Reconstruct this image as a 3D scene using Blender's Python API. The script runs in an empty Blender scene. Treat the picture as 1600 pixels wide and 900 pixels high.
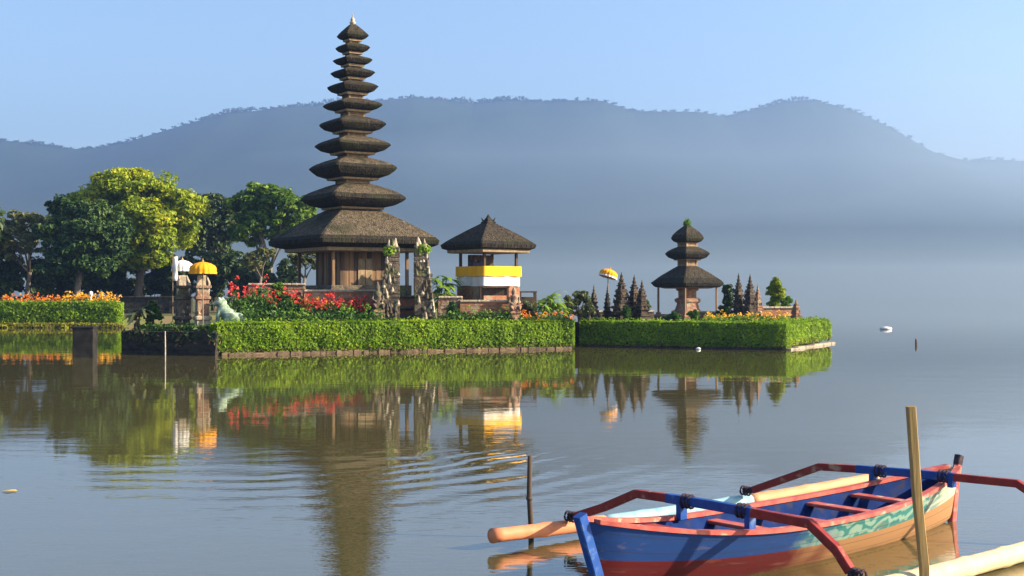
import bpy, bmesh, math, random
import numpy as np
from mathutils import Vector, noise

R = math.radians
PI = math.pi
S = bpy.context.scene
COL = S.collection

# ------------------------------------------------------------------ camera, world, sun, exposure
CAM_Z = 2.6
FPX = 2000.0          # focal length in pixels of the 1600 px wide photograph
HOR = 455.0           # horizon row in the photograph
cam_data = bpy.data.cameras.new('camera')
cam_data.sensor_width = 36.0
cam_data.lens = 36.0 * FPX / 1600.0
cam_data.shift_y = (HOR - 450.0) / 1600.0
cam_data.clip_start = 0.1
cam_data.clip_end = 12000
cam = bpy.data.objects.new('camera', cam_data)
COL.objects.link(cam)
cam.location = (0, 0, CAM_Z)
cam.rotation_euler = (R(90), 0, 0)
S.camera = cam

SUN_EL = 25.0
SUN_AZ = 97.0          # clockwise from +Y: the sun stands to the right
w = bpy.data.worlds.new('World')
S.world = w
w.use_nodes = True
nt = w.node_tree
nt.nodes.clear()
sky = nt.nodes.new('ShaderNodeTexSky')
sky.sky_type = 'NISHITA'
sky.sun_disc = False
sky.sun_elevation = R(SUN_EL)
sky.sun_rotation = R(SUN_AZ)
sky.air_density = 1.0
sky.dust_density = 2.0
sky.ozone_density = 2.5
bg = nt.nodes.new('ShaderNodeBackground')
bg.inputs['Strength'].default_value = 0.080
wo = nt.nodes.new('ShaderNodeOutputWorld')
nt.links.new(sky.outputs[0], bg.inputs['Color'])
nt.links.new(bg.outputs[0], wo.inputs['Surface'])

sd = bpy.data.lights.new('sun', 'SUN')
sd.energy = 5.0
sd.angle = R(0.5)
sd.color = (1.0, 0.83, 0.60)
sun = bpy.data.objects.new('sun', sd)
COL.objects.link(sun)
sdir = Vector((math.sin(R(SUN_AZ)) * math.cos(R(SUN_EL)), math.cos(R(SUN_AZ)) * math.cos(R(SUN_EL)), math.sin(R(SUN_EL))))
sun.rotation_euler = sdir.to_track_quat('Z', 'Y').to_euler()
sun.location = (60, 0, 40)

vs = S.view_settings
vs.view_transform = 'Standard'
vs.look = 'None'
vs.exposure = 1.78
vs.gamma = 1.0
vs.use_curve_mapping = False
S.cycles.use_denoising = True
S.cycles.max_bounces = 6
S.cycles.diffuse_bounces = 3
S.cycles.glossy_bounces = 3
S.cycles.transmission_bounces = 3
S.cycles.volume_bounces = 0
S.cycles.transparent_max_bounces = 8

# ------------------------------------------------------------------ helpers
rng = np.random.default_rng(11)
rnd = random.Random(5)


def P(px, py, d):
    """Point at real distance d that shows at this place of the photograph (used for laying the site out)."""
    return Vector(((px - 800) / FPX * d, d, CAM_Z - (py - HOR) / FPX * d))


def PX(px, d):
    return (px - 800) / FPX * d


def ZZ(py, d):
    return CAM_Z - (py - HOR) / FPX * d


class MB:
    """Collects shapes; build() links them as ONE mesh object."""

    def __init__(self):
        self.v = []
        self.f = []
        self.m = []

    def add(self, verts, faces, mi=0):
        o = len(self.v)
        self.v.extend([tuple(p) for p in verts])
        for f in faces:
            self.f.append(tuple(i + o for i in f))
            self.m.append(mi)

    def box(self, c, s, rz=0.0, mi=0, taper=1.0, bev=0.0):
        cx, cy, cz = c
        hx, hy, hz = s[0] / 2, s[1] / 2, s[2] / 2
        cr, sr = math.cos(rz), math.sin(rz)
        vs_ = []
        if bev > 0:
            b = bev
            rings = [(-hz, b), (-hz + b, 0), (hz - b, 0), (hz, b)]
            for z, i in rings:
                k = 1.0 if z < 0 else taper
                for (x, y) in ((-hx + i, -hy + i), (hx - i, -hy + i), (hx - i, hy - i), (-hx + i, hy - i)):
                    x *= k
                    y *= k
                    vs_.append((cx + x * cr - y * sr, cy + x * sr + y * cr, cz + z))
            fs = [(3, 2, 1, 0), (12, 13, 14, 15)]
            for r in range(3):
                for i in range(4):
                    j = (i + 1) % 4
                    fs.append((r * 4 + i, r * 4 + j, r * 4 + 4 + j, r * 4 + 4 + i))
            self.add(vs_, fs, mi)
            return
        for z, k in ((-hz, 1.0), (hz, taper)):
            for (x, y) in ((-hx, -hy), (hx, -hy), (hx, hy), (-hx, hy)):
                x *= k
                y *= k
                vs_.append((cx + x * cr - y * sr, cy + x * sr + y * cr, cz + z))
        self.add(vs_, [(3, 2, 1, 0), (4, 5, 6, 7), (0, 1, 5, 4), (1, 2, 6, 5), (2, 3, 7, 6), (3, 0, 4, 7)], mi)

    def tube(self, pts, radii, n=8, mi=0, cap=True):
        pts = [Vector(p) for p in pts]
        if not hasattr(radii, '__len__'):
            radii = [radii] * len(pts)
        vs_ = []
        for i, p in enumerate(pts):
            t = (pts[min(i + 1, len(pts) - 1)] - pts[max(i - 1, 0)]).normalized()
            up = Vector((0, 0, 1)) if abs(t.z) < 0.9 else Vector((1, 0, 0))
            a = t.cross(up).normalized()
            b = a.cross(t).normalized()
            for k in range(n):
                an = 2 * PI * k / n
                vs_.append(p + (a * math.cos(an) + b * math.sin(an)) * radii[i])
        fs = []
        for i in range(len(pts) - 1):
            for k in range(n):
                k2 = (k + 1) % n
                fs.append((i * n + k, i * n + k2, (i + 1) * n + k2, (i + 1) * n + k))
        if cap:
            fs.append(tuple(range(n))[::-1])
            fs.append(tuple((len(pts) - 1) * n + k for k in range(n)))
        self.add(vs_, fs, mi)

    def bar(self, pts, wx, wz, side, mi=0):
        """A squared beam along pts; side is the sideways unit vector."""
        pts = [Vector(p) for p in pts]
        side = Vector(side).normalized()
        vs_ = []
        for i, p in enumerate(pts):
            t = (pts[min(i + 1, len(pts) - 1)] - pts[max(i - 1, 0)]).normalized()
            up = side.cross(t).normalized()
            b = 0.18
            for (x, z) in ((-1, -1 + b), (-1 + b, -1), (1 - b, -1), (1, -1 + b), (1, 1 - b), (1 - b, 1), (-1 + b, 1), (-1, 1 - b)):
                vs_.append(p + side * (x * wx / 2) + up * (z * wz / 2))
        n = 8
        fs = []
        for i in range(len(pts) - 1):
            for k in range(n):
                k2 = (k + 1) % n
                fs.append((i * n + k, i * n + k2, (i + 1) * n + k2, (i + 1) * n + k))
        fs.append(tuple(range(n))[::-1])
        fs.append(tuple((len(pts) - 1) * n + k for k in range(n)))
        self.add(vs_, fs, mi)

    def lathe(self, prof, c=(0, 0, 0), n=24, mi=0, lobes=0, amp=0.0):
        vs_ = []
        for (r, z) in prof:
            for k in range(n):
                an = 2 * PI * k / n
                rr = r * (1 + (amp * math.cos(lobes * an) if lobes else 0))
                vs_.append((c[0] + rr * math.cos(an), c[1] + rr * math.sin(an), c[2] + z))
        fs = []
        for i in range(len(prof) - 1):
            for k in range(n):
                k2 = (k + 1) % n
                fs.append((i * n + k, i * n + k2, (i + 1) * n + k2, (i + 1) * n + k))
        fs.append(tuple((len(prof) - 1) * n + k for k in range(n)))
        self.add(vs_, fs, mi)

    def sqloft(self, prof, n=7, ch=0.06, jit=0.0, mi=0, up=0.0, capb=True, capt=True, c=(0, 0, 0), lump=0.0, top_from=None):
        """Square rings of half side a at height z (list of (a, z)), corners softened."""
        vs_ = []
        base = []
        for s in range(4):
            for k in range(n):
                t = -1 + 2 * (k + 0.5) / n
                t = max(-1 + ch, min(1 - ch, t * 1.0 / (1 - 1.0 / n) * (1 - ch)))
                x, y = t, -1.0
                for _ in range(s):
                    x, y = -y, x
                base.append((x, y, abs(t)))
        m = len(base)
        for ri, (a, z) in enumerate(prof):
            for (x, y, t) in base:
                q = 1 + (rnd.uniform(-jit, jit) if jit else 0)
                if lump:
                    q += lump * noise.noise(Vector((x * a * 1.4 + c[0], y * a * 1.4 + c[1], z * 1.4 + c[2])))
                vs_.append((c[0] + x * a * q, c[1] + y * a * q, c[2] + z + up * a * max(0, t - 0.35) ** 2 + (rnd.uniform(-jit, jit) * a * 0.4 if jit else 0)))
        fs = []
        for i in range(len(prof) - 1):
            for k in range(m):
                k2 = (k + 1) % m
                fs.append((i * m + k, i * m + k2, (i + 1) * m + k2, (i + 1) * m + k))
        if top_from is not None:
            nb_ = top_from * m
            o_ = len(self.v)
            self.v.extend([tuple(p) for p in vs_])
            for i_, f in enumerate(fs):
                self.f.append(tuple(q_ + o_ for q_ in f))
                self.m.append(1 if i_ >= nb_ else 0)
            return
        if capb:
            fs.append(tuple(range(m))[::-1])
        if capt:
            fs.append(tuple((len(prof) - 1) * m + k for k in range(m)))
        self.add(vs_, fs, mi)

    def build(self, name, mats, parent=None, smooth=False, label=None):
        me = bpy.data.meshes.new(name)
        me.from_pydata(self.v, [], self.f)
        if not isinstance(mats, (list, tuple)):
            mats = [mats]
        for m_ in mats:
            me.materials.append(m_)
        me.polygons.foreach_set('material_index', self.m)
        if smooth:
            me.polygons.foreach_set('use_smooth', [True] * len(self.f))
        me.update()
        o = bpy.data.objects.new(name, me)
        COL.objects.link(o)
        if parent is not None:
            o.parent = parent
        if label:
            o['label'] = label
        return o


def tag(o, label=None, cat=None, group=None, kind=None):
    if label:
        o['label'] = label
    if cat:
        o['category'] = cat
    if group:
        o['group'] = group
    if kind:
        o['kind'] = kind
    return o


def empty(name, loc, rz=0.0, label=None, cat=None, group=None):
    o = bpy.data.objects.new(name, None)
    COL.objects.link(o)
    o.location = loc
    o.rotation_euler = (0, 0, rz)
    o.empty_display_size = 0.3
    return tag(o, label, cat, group)


def copy_tree(o, parent=None):
    c = o.copy()
    COL.objects.link(c)
    if parent is not None:
        c.parent = parent
    for ch in o.children:
        copy_tree(ch, c)
    return c


# ------------------------------------------------------------------ materials
def new_mat(name):
    m = bpy.data.materials.new(name)
    m.use_nodes = True
    n = m.node_tree
    b = n.nodes['Principled BSDF']
    return m, n, b


def N(n, kind, **kw):
    x = n.nodes.new(kind)
    for k, v in kw.items():
        if k in x.inputs:
            x.inputs[k].default_value = v
        else:
            setattr(x, k, v)
    return x


def ramp(n, stops, fac):
    r = n.nodes.new('ShaderNodeValToRGB')
    e = r.color_ramp.elements
    while len(e) < len(stops):
        e.new(0.5)
    for i, (p, c) in enumerate(stops):
        e[i].position = p
        e[i].color = (c[0], c[1], c[2], 1)
    n.links.new(fac, r.inputs[0])
    return r.outputs[0]


def mat(name, c1, c2=None, rough=0.8, scale=(6, 6, 6), detail=5, lo=0.35, hi=0.65, bump=0.0, bscale=None, spec=0.12, c3=None, s3=1.5, lo3=0.5, hi3=0.65):
    """Mottled surface: noise between c1 and c2, patches of c3, optional bump."""
    m, n, b = new_mat(name)
    b.inputs['Roughness'].default_value = rough
    b.inputs['Specular IOR Level'].default_value = spec
    if c2 is None:
        c2 = tuple(x * 0.75 for x in c1)
    tc = N(n, 'ShaderNodeTexCoord')
    mp = N(n, 'ShaderNodeMapping')
    mp.inputs['Scale'].default_value = scale
    n.links.new(tc.outputs['Object'], mp.inputs[0])
    no = N(n, 'ShaderNodeTexNoise', Scale=1.0, Detail=detail)
    n.links.new(mp.outputs[0], no.inputs['Vector'])
    colr = ramp(n, [(lo, c1), (hi, c2)], no.outputs[0])
    if c3:
        n3 = N(n, 'ShaderNodeTexNoise', Scale=s3, Detail=4.0)
        n.links.new(tc.outputs['Object'], n3.inputs['Vector'])
        f3 = ramp(n, [(lo3, (0, 0, 0)), (hi3, (1, 1, 1))], n3.outputs[0])
        mx = N(n, 'ShaderNodeMix', data_type='RGBA')
        n.links.new(f3, mx.inputs[0])
        n.links.new(colr, mx.inputs[6])
        mx.inputs[7].default_value = (*c3, 1)
        colr = mx.outputs[2]
    n.links.new(colr, b.inputs['Base Color'])
    if bump:
        nb = N(n, 'ShaderNodeTexNoise', Scale=1.0, Detail=6.0)
        mb_ = N(n, 'ShaderNodeMapping')
        mb_.inputs['Scale'].default_value = bscale or scale
        n.links.new(tc.outputs['Object'], mb_.inputs[0])
        n.links.new(mb_.outputs[0], nb.inputs['Vector'])
        bp = N(n, 'ShaderNodeBump', Strength=1.0, Distance=bump)
        n.links.new(nb.outputs[0], bp.inputs['Height'])
        n.links.new(bp.outputs[0], b.inputs['Normal'])
    return m


def leaf_mat(name, stops, trans=0.35, rough=0.55, patch=0.5):
    """Leaves: colour differs from leaf to leaf and from branch to branch; some light passes through."""
    m, n, b = new_mat(name)
    b.inputs['Roughness'].default_value = rough
    b.inputs['Specular IOR Level'].default_value = 0.25
    geo = N(n, 'ShaderNodeNewGeometry')
    tc = N(n, 'ShaderNodeTexCoord')
    no = N(n, 'ShaderNodeTexNoise', Scale=patch, Detail=3.0)
    n.links.new(tc.outputs['Object'], no.inputs['Vector'])
    ad = N(n, 'ShaderNodeMath', operation='MULTIPLY_ADD')
    n.links.new(geo.outputs['Random Per Island'], ad.inputs[0])
    ad.inputs[1].default_value = 0.55
    sc = N(n, 'ShaderNodeMath', operation='MULTIPLY_ADD')
    n.links.new(no.outputs[0], sc.inputs[0])
    sc.inputs[1].default_value = 1.5
    sc.inputs[2].default_value = -0.53
    n.links.new(sc.outputs[0], ad.inputs[2])
    c = ramp(n, stops, ad.outputs[0])
    n.links.new(c, b.inputs['Base Color'])
    tr = N(n, 'ShaderNodeBsdfTranslucent')
    n.links.new(c, tr.inputs['Color'])
    mx = N(n, 'ShaderNodeMixShader')
    mx.inputs[0].default_value = trans
    n.links.new(b.outputs[0], mx.inputs[1])
    n.links.new(tr.outputs[0], mx.inputs[2])
    out = n.nodes['Material Output']
    n.links.new(mx.outputs[0], out.inputs['Surface'])
    return m


M = {}
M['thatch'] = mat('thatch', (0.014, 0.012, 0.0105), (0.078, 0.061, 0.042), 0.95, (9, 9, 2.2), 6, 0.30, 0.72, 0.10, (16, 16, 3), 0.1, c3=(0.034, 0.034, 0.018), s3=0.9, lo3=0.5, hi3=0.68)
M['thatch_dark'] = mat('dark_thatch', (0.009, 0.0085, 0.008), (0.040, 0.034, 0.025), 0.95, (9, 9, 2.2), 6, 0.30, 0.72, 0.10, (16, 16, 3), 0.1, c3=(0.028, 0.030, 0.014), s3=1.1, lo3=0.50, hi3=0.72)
M['thatch_top'] = mat('tan_thatch', (0.030, 0.025, 0.020), (0.150, 0.118, 0.078), 0.95, (7, 7, 1.6), 7, 0.28, 0.72, 0.12, (16, 16, 3), 0.05, c3=(0.035, 0.036, 0.02), s3=0.8, lo3=0.52, hi3=0.70)  # lighter tan for the upper faces of the thatch
M['timber'] = mat('timber', (0.11, 0.070, 0.042), (0.24, 0.15, 0.085), 0.8, (7, 7, 0.7), 5, 0.3, 0.7, 0.02)
M['timber_pale'] = mat('pale_timber', (0.17, 0.125, 0.075), (0.29, 0.215, 0.13), 0.8, (6, 6, 3), 4, 0.3, 0.7, 0.02)
M['timber_dark'] = mat('dark_timber', (0.05, 0.035, 0.025), (0.10, 0.07, 0.05), 0.8, (6, 6, 1), 4, 0.3, 0.7)
M['brick'] = mat('orange_brick', (0.33, 0.145, 0.08), (0.19, 0.095, 0.06), 0.9, (5, 5, 14), 5, 0.35, 0.65, 0.03, (6, 6, 16), c3=(0.26, 0.22, 0.16), s3=1.6, lo3=0.52, hi3=0.66)
M['stone'] = mat('mossy_stone', (0.14, 0.112, 0.082), (0.055, 0.046, 0.036), 0.95, (5, 5, 5), 6, 0.35, 0.65, 0.06, (9, 9, 9), c3=(0.10, 0.12, 0.04), s3=1.4, lo3=0.52, hi3=0.66)
M['stone_red'] = mat('reddish_stone', (0.30, 0.165, 0.105), (0.16, 0.10, 0.075), 0.95, (5, 5, 5), 6, 0.35, 0.65, 0.06, (9, 9, 9), c3=(0.24, 0.21, 0.15), s3=2.0, lo3=0.50, hi3=0.62)
M['stone_pale'] = mat('pale_stone', (0.42, 0.36, 0.27), (0.28, 0.23, 0.17), 0.9, (5, 5, 5), 6, 0.35, 0.65, 0.04, (9, 9, 9))
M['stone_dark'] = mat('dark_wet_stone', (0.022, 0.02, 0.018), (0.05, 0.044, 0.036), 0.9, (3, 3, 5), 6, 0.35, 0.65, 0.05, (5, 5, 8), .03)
M['edging'] = mat('bank_stone', (0.17, 0.12, 0.075), (0.07, 0.052, 0.035), 0.9, (3, 3, 5), 6, 0.35, 0.65, 0.05, (6, 6, 8))
M['frog'] = mat('pale_green_stone', (0.40, 0.48, 0.38), (0.12, 0.19, 0.12), 0.8, (5, 5, 5), 5, 0.35, 0.6, 0.03)
M['yellow_cloth'] = mat('yellow_cloth', (0.80, 0.42, 0.02), (0.72, 0.34, 0.015), 0.8, (4, 4, 1), 3, 0.3, 0.7, 0.02, (8, 8, 1))
M['orange_cloth'] = mat('orange_cloth', (0.78, 0.34, 0.015), (0.70, 0.27, 0.012), 0.8, (4, 4, 1), 3, 0.3, 0.7)
M['white_cloth'] = mat('white_cloth', (0.72, 0.68, 0.62), (0.55, 0.52, 0.50), 0.8, (4, 4, 1), 3, 0.3, 0.7, 0.02, (8, 8, 1))
M['gold'] = mat('gilded_wood', (0.55, 0.36, 0.10), (0.36, 0.2, 0.06), 0.5, (9, 9, 9))
M['soil'] = mat('soil_and_grass', (0.07, 0.10, 0.025), (0.10, 0.075, 0.045), 0.95, (0.7, 0.7, 0.7), 6, 0.4, 0.65)
M['hedge_core'] = mat('hedge_twigs', (0.018, 0.03, 0.008), (0.03, 0.035, 0.012), 0.95, (3, 3, 3))
M['hedge'] = leaf_mat('hedge_leaves', [(0.0, (0.07, 0.14, 0.010)), (0.45, (0.18, 0.31, 0.012)), (0.8, (0.27, 0.41, 0.016)), (1.0, (0.36, 0.46, 0.02))], 0.48, patch=0.9)
M['lime'] = leaf_mat('lime_grass', [(0.0, (0.26, 0.28, 0.02)), (0.6, (0.40, 0.40, 0.03)), (1.0, (0.50, 0.45, 0.06))], 0.45, patch=0.9)
M['dry'] = leaf_mat('dry_twigs', [(0.0, (0.08, 0.05, 0.025)), (1.0, (0.22, 0.15, 0.07))], 0.15)
M['leaf'] = leaf_mat('bed_leaves', [(0.0, (0.02, 0.06, 0.012)), (0.6, (0.05, 0.12, 0.02)), (1.0, (0.11, 0.20, 0.03))], 0.3, patch=1.2)
M['leaf_shade'] = leaf_mat('shaded_leaves', [(0.0, (0.012, 0.03, 0.008)), (0.6, (0.03, 0.055, 0.014)), (1.0, (0.06, 0.08, 0.02))], 0.2, patch=1.2)  # leaf green darkened, shade of the corner wall put into the colour
M['leaf_bright'] = leaf_mat('bright_leaves', [(0.0, (0.06, 0.15, 0.015)), (0.6, (0.13, 0.26, 0.02)), (1.0, (0.24, 0.36, 0.04))], 0.4, patch=1.2)
M['leaf_lit'] = leaf_mat('fresh_green_blades', [(0.0, (0.12, 0.24, 0.02)), (0.6, (0.24, 0.38, 0.03)), (1.0, (0.42, 0.48, 0.06))], 0.45, patch=1.2)
M['leaf_grey'] = leaf_mat('grey_green_leaves', [(0.0, (0.06, 0.085, 0.03)), (0.7, (0.14, 0.16, 0.07)), (1.0, (0.32, 0.31, 0.2))], 0.3, patch=1.2)
M['red'] = leaf_mat('red_petals', [(0.0, (0.45, 0.02, 0.02)), (0.6, (0.68, 0.05, 0.05)), (1.0, (0.75, 0.14, 0.10))], 0.35, patch=1.5)
M['orange'] = leaf_mat('orange_petals', [(0.0, (0.60, 0.10, 0.02)), (0.6, (0.72, 0.25, 0.02)), (1.0, (0.80, 0.45, 0.04))], 0.35, patch=1.5)
M['yellow'] = leaf_mat('yellow_petals', [(0.0, (0.70, 0.30, 0.02)), (0.6, (0.78, 0.44, 0.03)), (1.0, (0.80, 0.55, 0.06))], 0.35, patch=1.5)
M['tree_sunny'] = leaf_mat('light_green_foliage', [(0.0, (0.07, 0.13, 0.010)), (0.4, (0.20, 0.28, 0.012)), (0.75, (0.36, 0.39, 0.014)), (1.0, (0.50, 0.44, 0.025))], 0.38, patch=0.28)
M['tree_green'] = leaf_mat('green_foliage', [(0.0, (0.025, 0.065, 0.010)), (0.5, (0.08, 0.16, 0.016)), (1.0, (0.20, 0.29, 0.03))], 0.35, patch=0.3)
M['tree_shade'] = leaf_mat('shaded_side_foliage', [(0.0, (0.015, 0.04, 0.012)), (0.6, (0.04, 0.085, 0.016)), (1.0, (0.11, 0.16, 0.03))], 0.25, patch=0.3)  # foliage darkened to stand for the shaded side of the sunlit tree
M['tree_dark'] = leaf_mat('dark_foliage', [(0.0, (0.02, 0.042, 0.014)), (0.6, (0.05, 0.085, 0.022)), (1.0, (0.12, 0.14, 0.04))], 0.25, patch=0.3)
M['tree_olive'] = leaf_mat('olive_foliage', [(0.0, (0.08, 0.09, 0.03)), (0.6, (0.16, 0.17, 0.05)), (1.0, (0.30, 0.28, 0.09))], 0.3, patch=0.3)
M['bark'] = mat('bark', (0.10, 0.08, 0.06), (0.17, 0.14, 0.11), 0.95, (5, 5, 1.5), 5, 0.3, 0.7, 0.04)
M['pole'] = mat('weathered_stake', (0.34, 0.235, 0.09), (0.24, 0.16, 0.07), 0.7, (25, 25, 2), 5, 0.3, 0.7, 0.006)
M['bamboo'] = mat('pale_bamboo', (0.66, 0.52, 0.30), (0.52, 0.40, 0.22), 0.55, (8, 8, 8), 4, 0.3, 0.7, 0.004)
M['bank_grass'] = mat('dry_bank_grass', (0.30, 0.27, 0.06), (0.20, 0.22, 0.05), 0.95, (2, 2, 2), 5, 0.3, 0.7, 0.03)
M['spire_stone'] = mat('lichened_dark_stone', (0.085, 0.062, 0.048), (0.035, 0.03, 0.026), 0.95, (5, 5, 5), 6, 0.35, 0.65, 0.06, (9, 9, 9), c3=(0.17, 0.14, 0.09), s3=2.2, lo3=0.56, hi3=0.68)
M['ledge'] = mat('ledge_stone', (0.30, 0.26, 0.20), (0.14, 0.12, 0.09), 0.9, (2, 2, 4), 5, 0.35, 0.65, 0.03)
M['concrete'] = mat('dark_concrete', (0.016, 0.016, 0.016), (0.03, 0.029, 0.027), 0.9, (3, 3, 3), 5, 0.35, 0.65, 0.01, spec=.02)


# mountain woods
def mountain_mat(name, a, b_):
    return mat(name, a, b_, 0.95, (0.035, 0.035, 0.035), 4, 0.2, 0.8, 0.0, None, 0.05)


M['mountain'] = mountain_mat('mountain_woods', (0.016, 0.030, 0.016), (0.030, 0.042, 0.022))


def water_mat():
    m, n, b = new_mat('lake_water')
    b.inputs['Base Color'].default_value = (0.070, 0.062, 0.024, 1)
    b.inputs['Roughness'].default_value = 0.015
    b.inputs['IOR'].default_value = 2.25
    tc = N(n, 'ShaderNodeTexCoord')

    def noise_of(scale, detail=3.0, rot=0.0):
        mp = N(n, 'ShaderNodeMapping')
        mp.inputs['Scale'].default_value = scale
        mp.inputs['Rotation'].default_value = (0, 0, rot)
        n.links.new(tc.outputs['Object'], mp.inputs[0])
        x = N(n, 'ShaderNodeTexNoise', Scale=1.0, Detail=detail)
        n.links.new(mp.outputs[0], x.inputs['Vector'])
        return x.outputs[0]

    def math_(op, a, b2=None, c2=None):
        x = N(n, 'ShaderNodeMath', operation=op)
        for i, q in enumerate((a, b2, c2)):
            if q is None:
                continue
            if isinstance(q, (int, float)):
                x.inputs[i].default_value = q
            else:
                n.links.new(q, x.inputs[i])
        return x.outputs[0]

    # slow swell, small breeze ripples, and two spreading sets of rings where something broke the surface
    sep = N(n, 'ShaderNodeSeparateXYZ')
    n.links.new(tc.outputs['Object'], sep.inputs[0])
    yq = math_('DIVIDE', sep.outputs[1], 21.0)
    near = math_('POWER', 2.718, math_('MULTIPLY', math_('MULTIPLY', yq, yq), -1.0))      # breeze on the open near water, calm in the lee of the island
    h = math_('MULTIPLY', noise_of((0.25, 0.5, 1), 2.0), 0.006)
    h = math_('ADD', h, math_('MULTIPLY', noise_of((1.2, 3.0, 1), 2.0, 0.15), 0.0012))
    patch = ramp(n, [(0.30, (0, 0, 0)), (0.55, (1, 1, 1))], noise_of((0.05, 0.11, 1), 2.0))
    h = math_('ADD', h, math_('MULTIPLY', math_('MULTIPLY', math_('MULTIPLY', noise_of((3.0, 9.0, 1), 2.0, 0.2), patch), near), 0.0042))
    sep = N(n, 'ShaderNodeSeparateXYZ')
    n.links.new(tc.outputs['Object'], sep.inputs[0])

    def rings(cx, cy, wl, r0, wid, amp, mx, my, mr):
        dx = math_('SUBTRACT', sep.outputs[0], cx)
        dy = math_('SUBTRACT', sep.outputs[1], cy)
        r = math_('SQRT', math_('ADD', math_('MULTIPLY', dx, dx), math_('MULTIPLY', dy, dy)))
        r = math_('ADD', r, math_('MULTIPLY', noise_of((0.4, 0.4, 1), 3.0), 1.6))
        wv = math_('SINE', math_('MULTIPLY', r, 2 * PI / wl))
        # strength: a band of radii, and the sector round (mx, my)
        q = math_('DIVIDE', math_('SUBTRACT', r, r0), wid)
        env = math_('POWER', 2.718, math_('MULTIPLY', math_('MULTIPLY', q, q), -1.0))
        ex = math_('DIVIDE', math_('SUBTRACT', sep.outputs[0], mx), mr)
        ey = math_('DIVIDE', math_('SUBTRACT', sep.outputs[1], my), mr * 1.6)
        e2 = math_('POWER', 2.718, math_('MULTIPLY', math_('ADD', math_('MULTIPLY', ex, ex), math_('MULTIPLY', ey, ey)), -1.0))
        return math_('MULTIPLY', math_('MULTIPLY', wv, math_('MULTIPLY', env, e2)), amp)

    h = math_('ADD', h, rings(-12.3, 27.0, 0.62, 14.5, 4.0, 0.0034, -0.2, 18.0, 2.0))
    h = math_('ADD', h, rings(-5.7, 36.0, 0.8, 20.0, 6.0, 0.0013, -3.0, 16.5, 2.8))
    bp = N(n, 'ShaderNodeBump', Strength=1.0, Distance=1.0)
    n.links.new(h, bp.inputs['Height'])
    n.links.new(bp.outputs[0], b.inputs['Normal'])
    return m


M['water'] = water_mat()

# ------------------------------------------------------------------ the setting: lake, mountains, islands, shore
mb = MB()
mb.add([(-5000, -60, 0), (5000, -60, 0), (5000, 6000, 0), (-5000, 6000, 0)], [(0, 1, 2, 3)])
tag(mb.build('lake_water', M['water']), kind='structure')
mb = MB()
mb.add([(-5000, -60, -1.2), (5000, -60, -1.2), (5000, 6000, -1.2), (-5000, 6000, -1.2)], [(0, 1, 2, 3)])
tag(mb.build('lake_bed', M['stone_dark']), kind='structure')

RIDGE = [(-900, 150), (-500, 185), (-150, 205), (0, 215), (60, 222), (115, 230), (150, 228), (200, 218), (260, 200), (320, 182), (360, 171), (400, 170),
         (440, 163), (490, 162), (540, 156), (600, 153), (650, 148), (690, 152), (740, 159), (790, 152), (850, 155), (900, 153), (940, 154),
         (990, 170), (1040, 171), (1090, 171), (1130, 178), (1180, 168), (1220, 156), (1260, 152), (1300, 160), (1340, 172), (1380, 191),
         (1420, 213), (1460, 235), (1510, 248), (1560, 246), (1600, 248), (1700, 262), (1900, 290), (2400, 300)]
RX = [a for a, _ in RIDGE]
RY = [b for _, b in RIDGE]


def mountain(name, xs_px, ridge_y, d_ridge, d_foot, rough, fuzz, m_, spur, back):
    nv = 46
    vs_ = []
    nx = len(xs_px)
    for i, px in enumerate(xs_px):
        x = PX(px, d_ridge)
        zr = ZZ(ridge_y(px), d_ridge)
        zs = sum(ZZ(ridge_y(px + q), d_ridge) * math.exp(-(q / 90) ** 2) for q in range(-200, 201, 20)) / sum(math.exp(-(q / 90) ** 2) for q in range(-200, 201, 20))
        tz = abs(noise.noise(Vector((x * 0.055, 3.1, 0)))) * fuzz + abs(noise.noise(Vector((x * 0.16, 9.1, 0)))) * fuzz * 0.7
        gate = 0.35 + 0.65 * max(0, min(1, 0.5 + 2 * noise.noise(Vector((x * 0.006, 1.7, 0)))))
        for j in range(nv):
            t = j / (nv - 2)
            if j == nv - 1:
                vs_.append((x, d_ridge + back, zr * 0.45))
                continue
            y = d_foot + (d_ridge - d_foot) * t
            prof = t ** 1.25
            s = noise.fractal(Vector((x * 0.0022 + 5, y * 0.0022, 0.3)), 1.0, 2.0, 3) * spur * math.sin(PI * min(1, t)) ** 0.8
            z = (zs + (zr - zs) * t ** 7) * prof * (1 + s) - 3
            z += rough * noise.noise(Vector((x * 0.010, y * 0.010, 1))) * min(1, 3 * t)
            if j == nv - 2:
                z = zr - 2 + tz * gate
                y = d_ridge
            vs_.append((x, y, z))
    fs = []
    for i in range(nx - 1):
        for j in range(nv - 1):
            a = i * nv + j
            fs.append((a, a + nv, a + nv + 1, a + 1))
    mb_ = MB()
    mb_.add(vs_, fs)
    return tag(mb_.build(name, m_, smooth=True), kind='structure')


xs = list(np.arange(-900, -40, 8)) + list(np.arange(-40, 1660, 2.0)) + list(np.arange(1660, 2400, 8))
mountain('mountains', xs, lambda px: float(np.interp(px, RX, RY)) + 2, 2300, 1250, 4.0, 4.0, M['mountain'], 0.09, 500)


def prism(name, poly, z, z0, m_):
    mb_ = MB()
    n = len(poly)
    vs_ = [(x, y, z0) for x, y in poly] + [(x, y, z) for x, y in poly]
    fs = [tuple(range(n, 2 * n))] + [(i, (i + 1) % n, n + (i + 1) % n, n + i) for i in range(n)]
    mb_.add(vs_, fs)
    return tag(mb_.build(name, m_), kind='structure')


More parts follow.
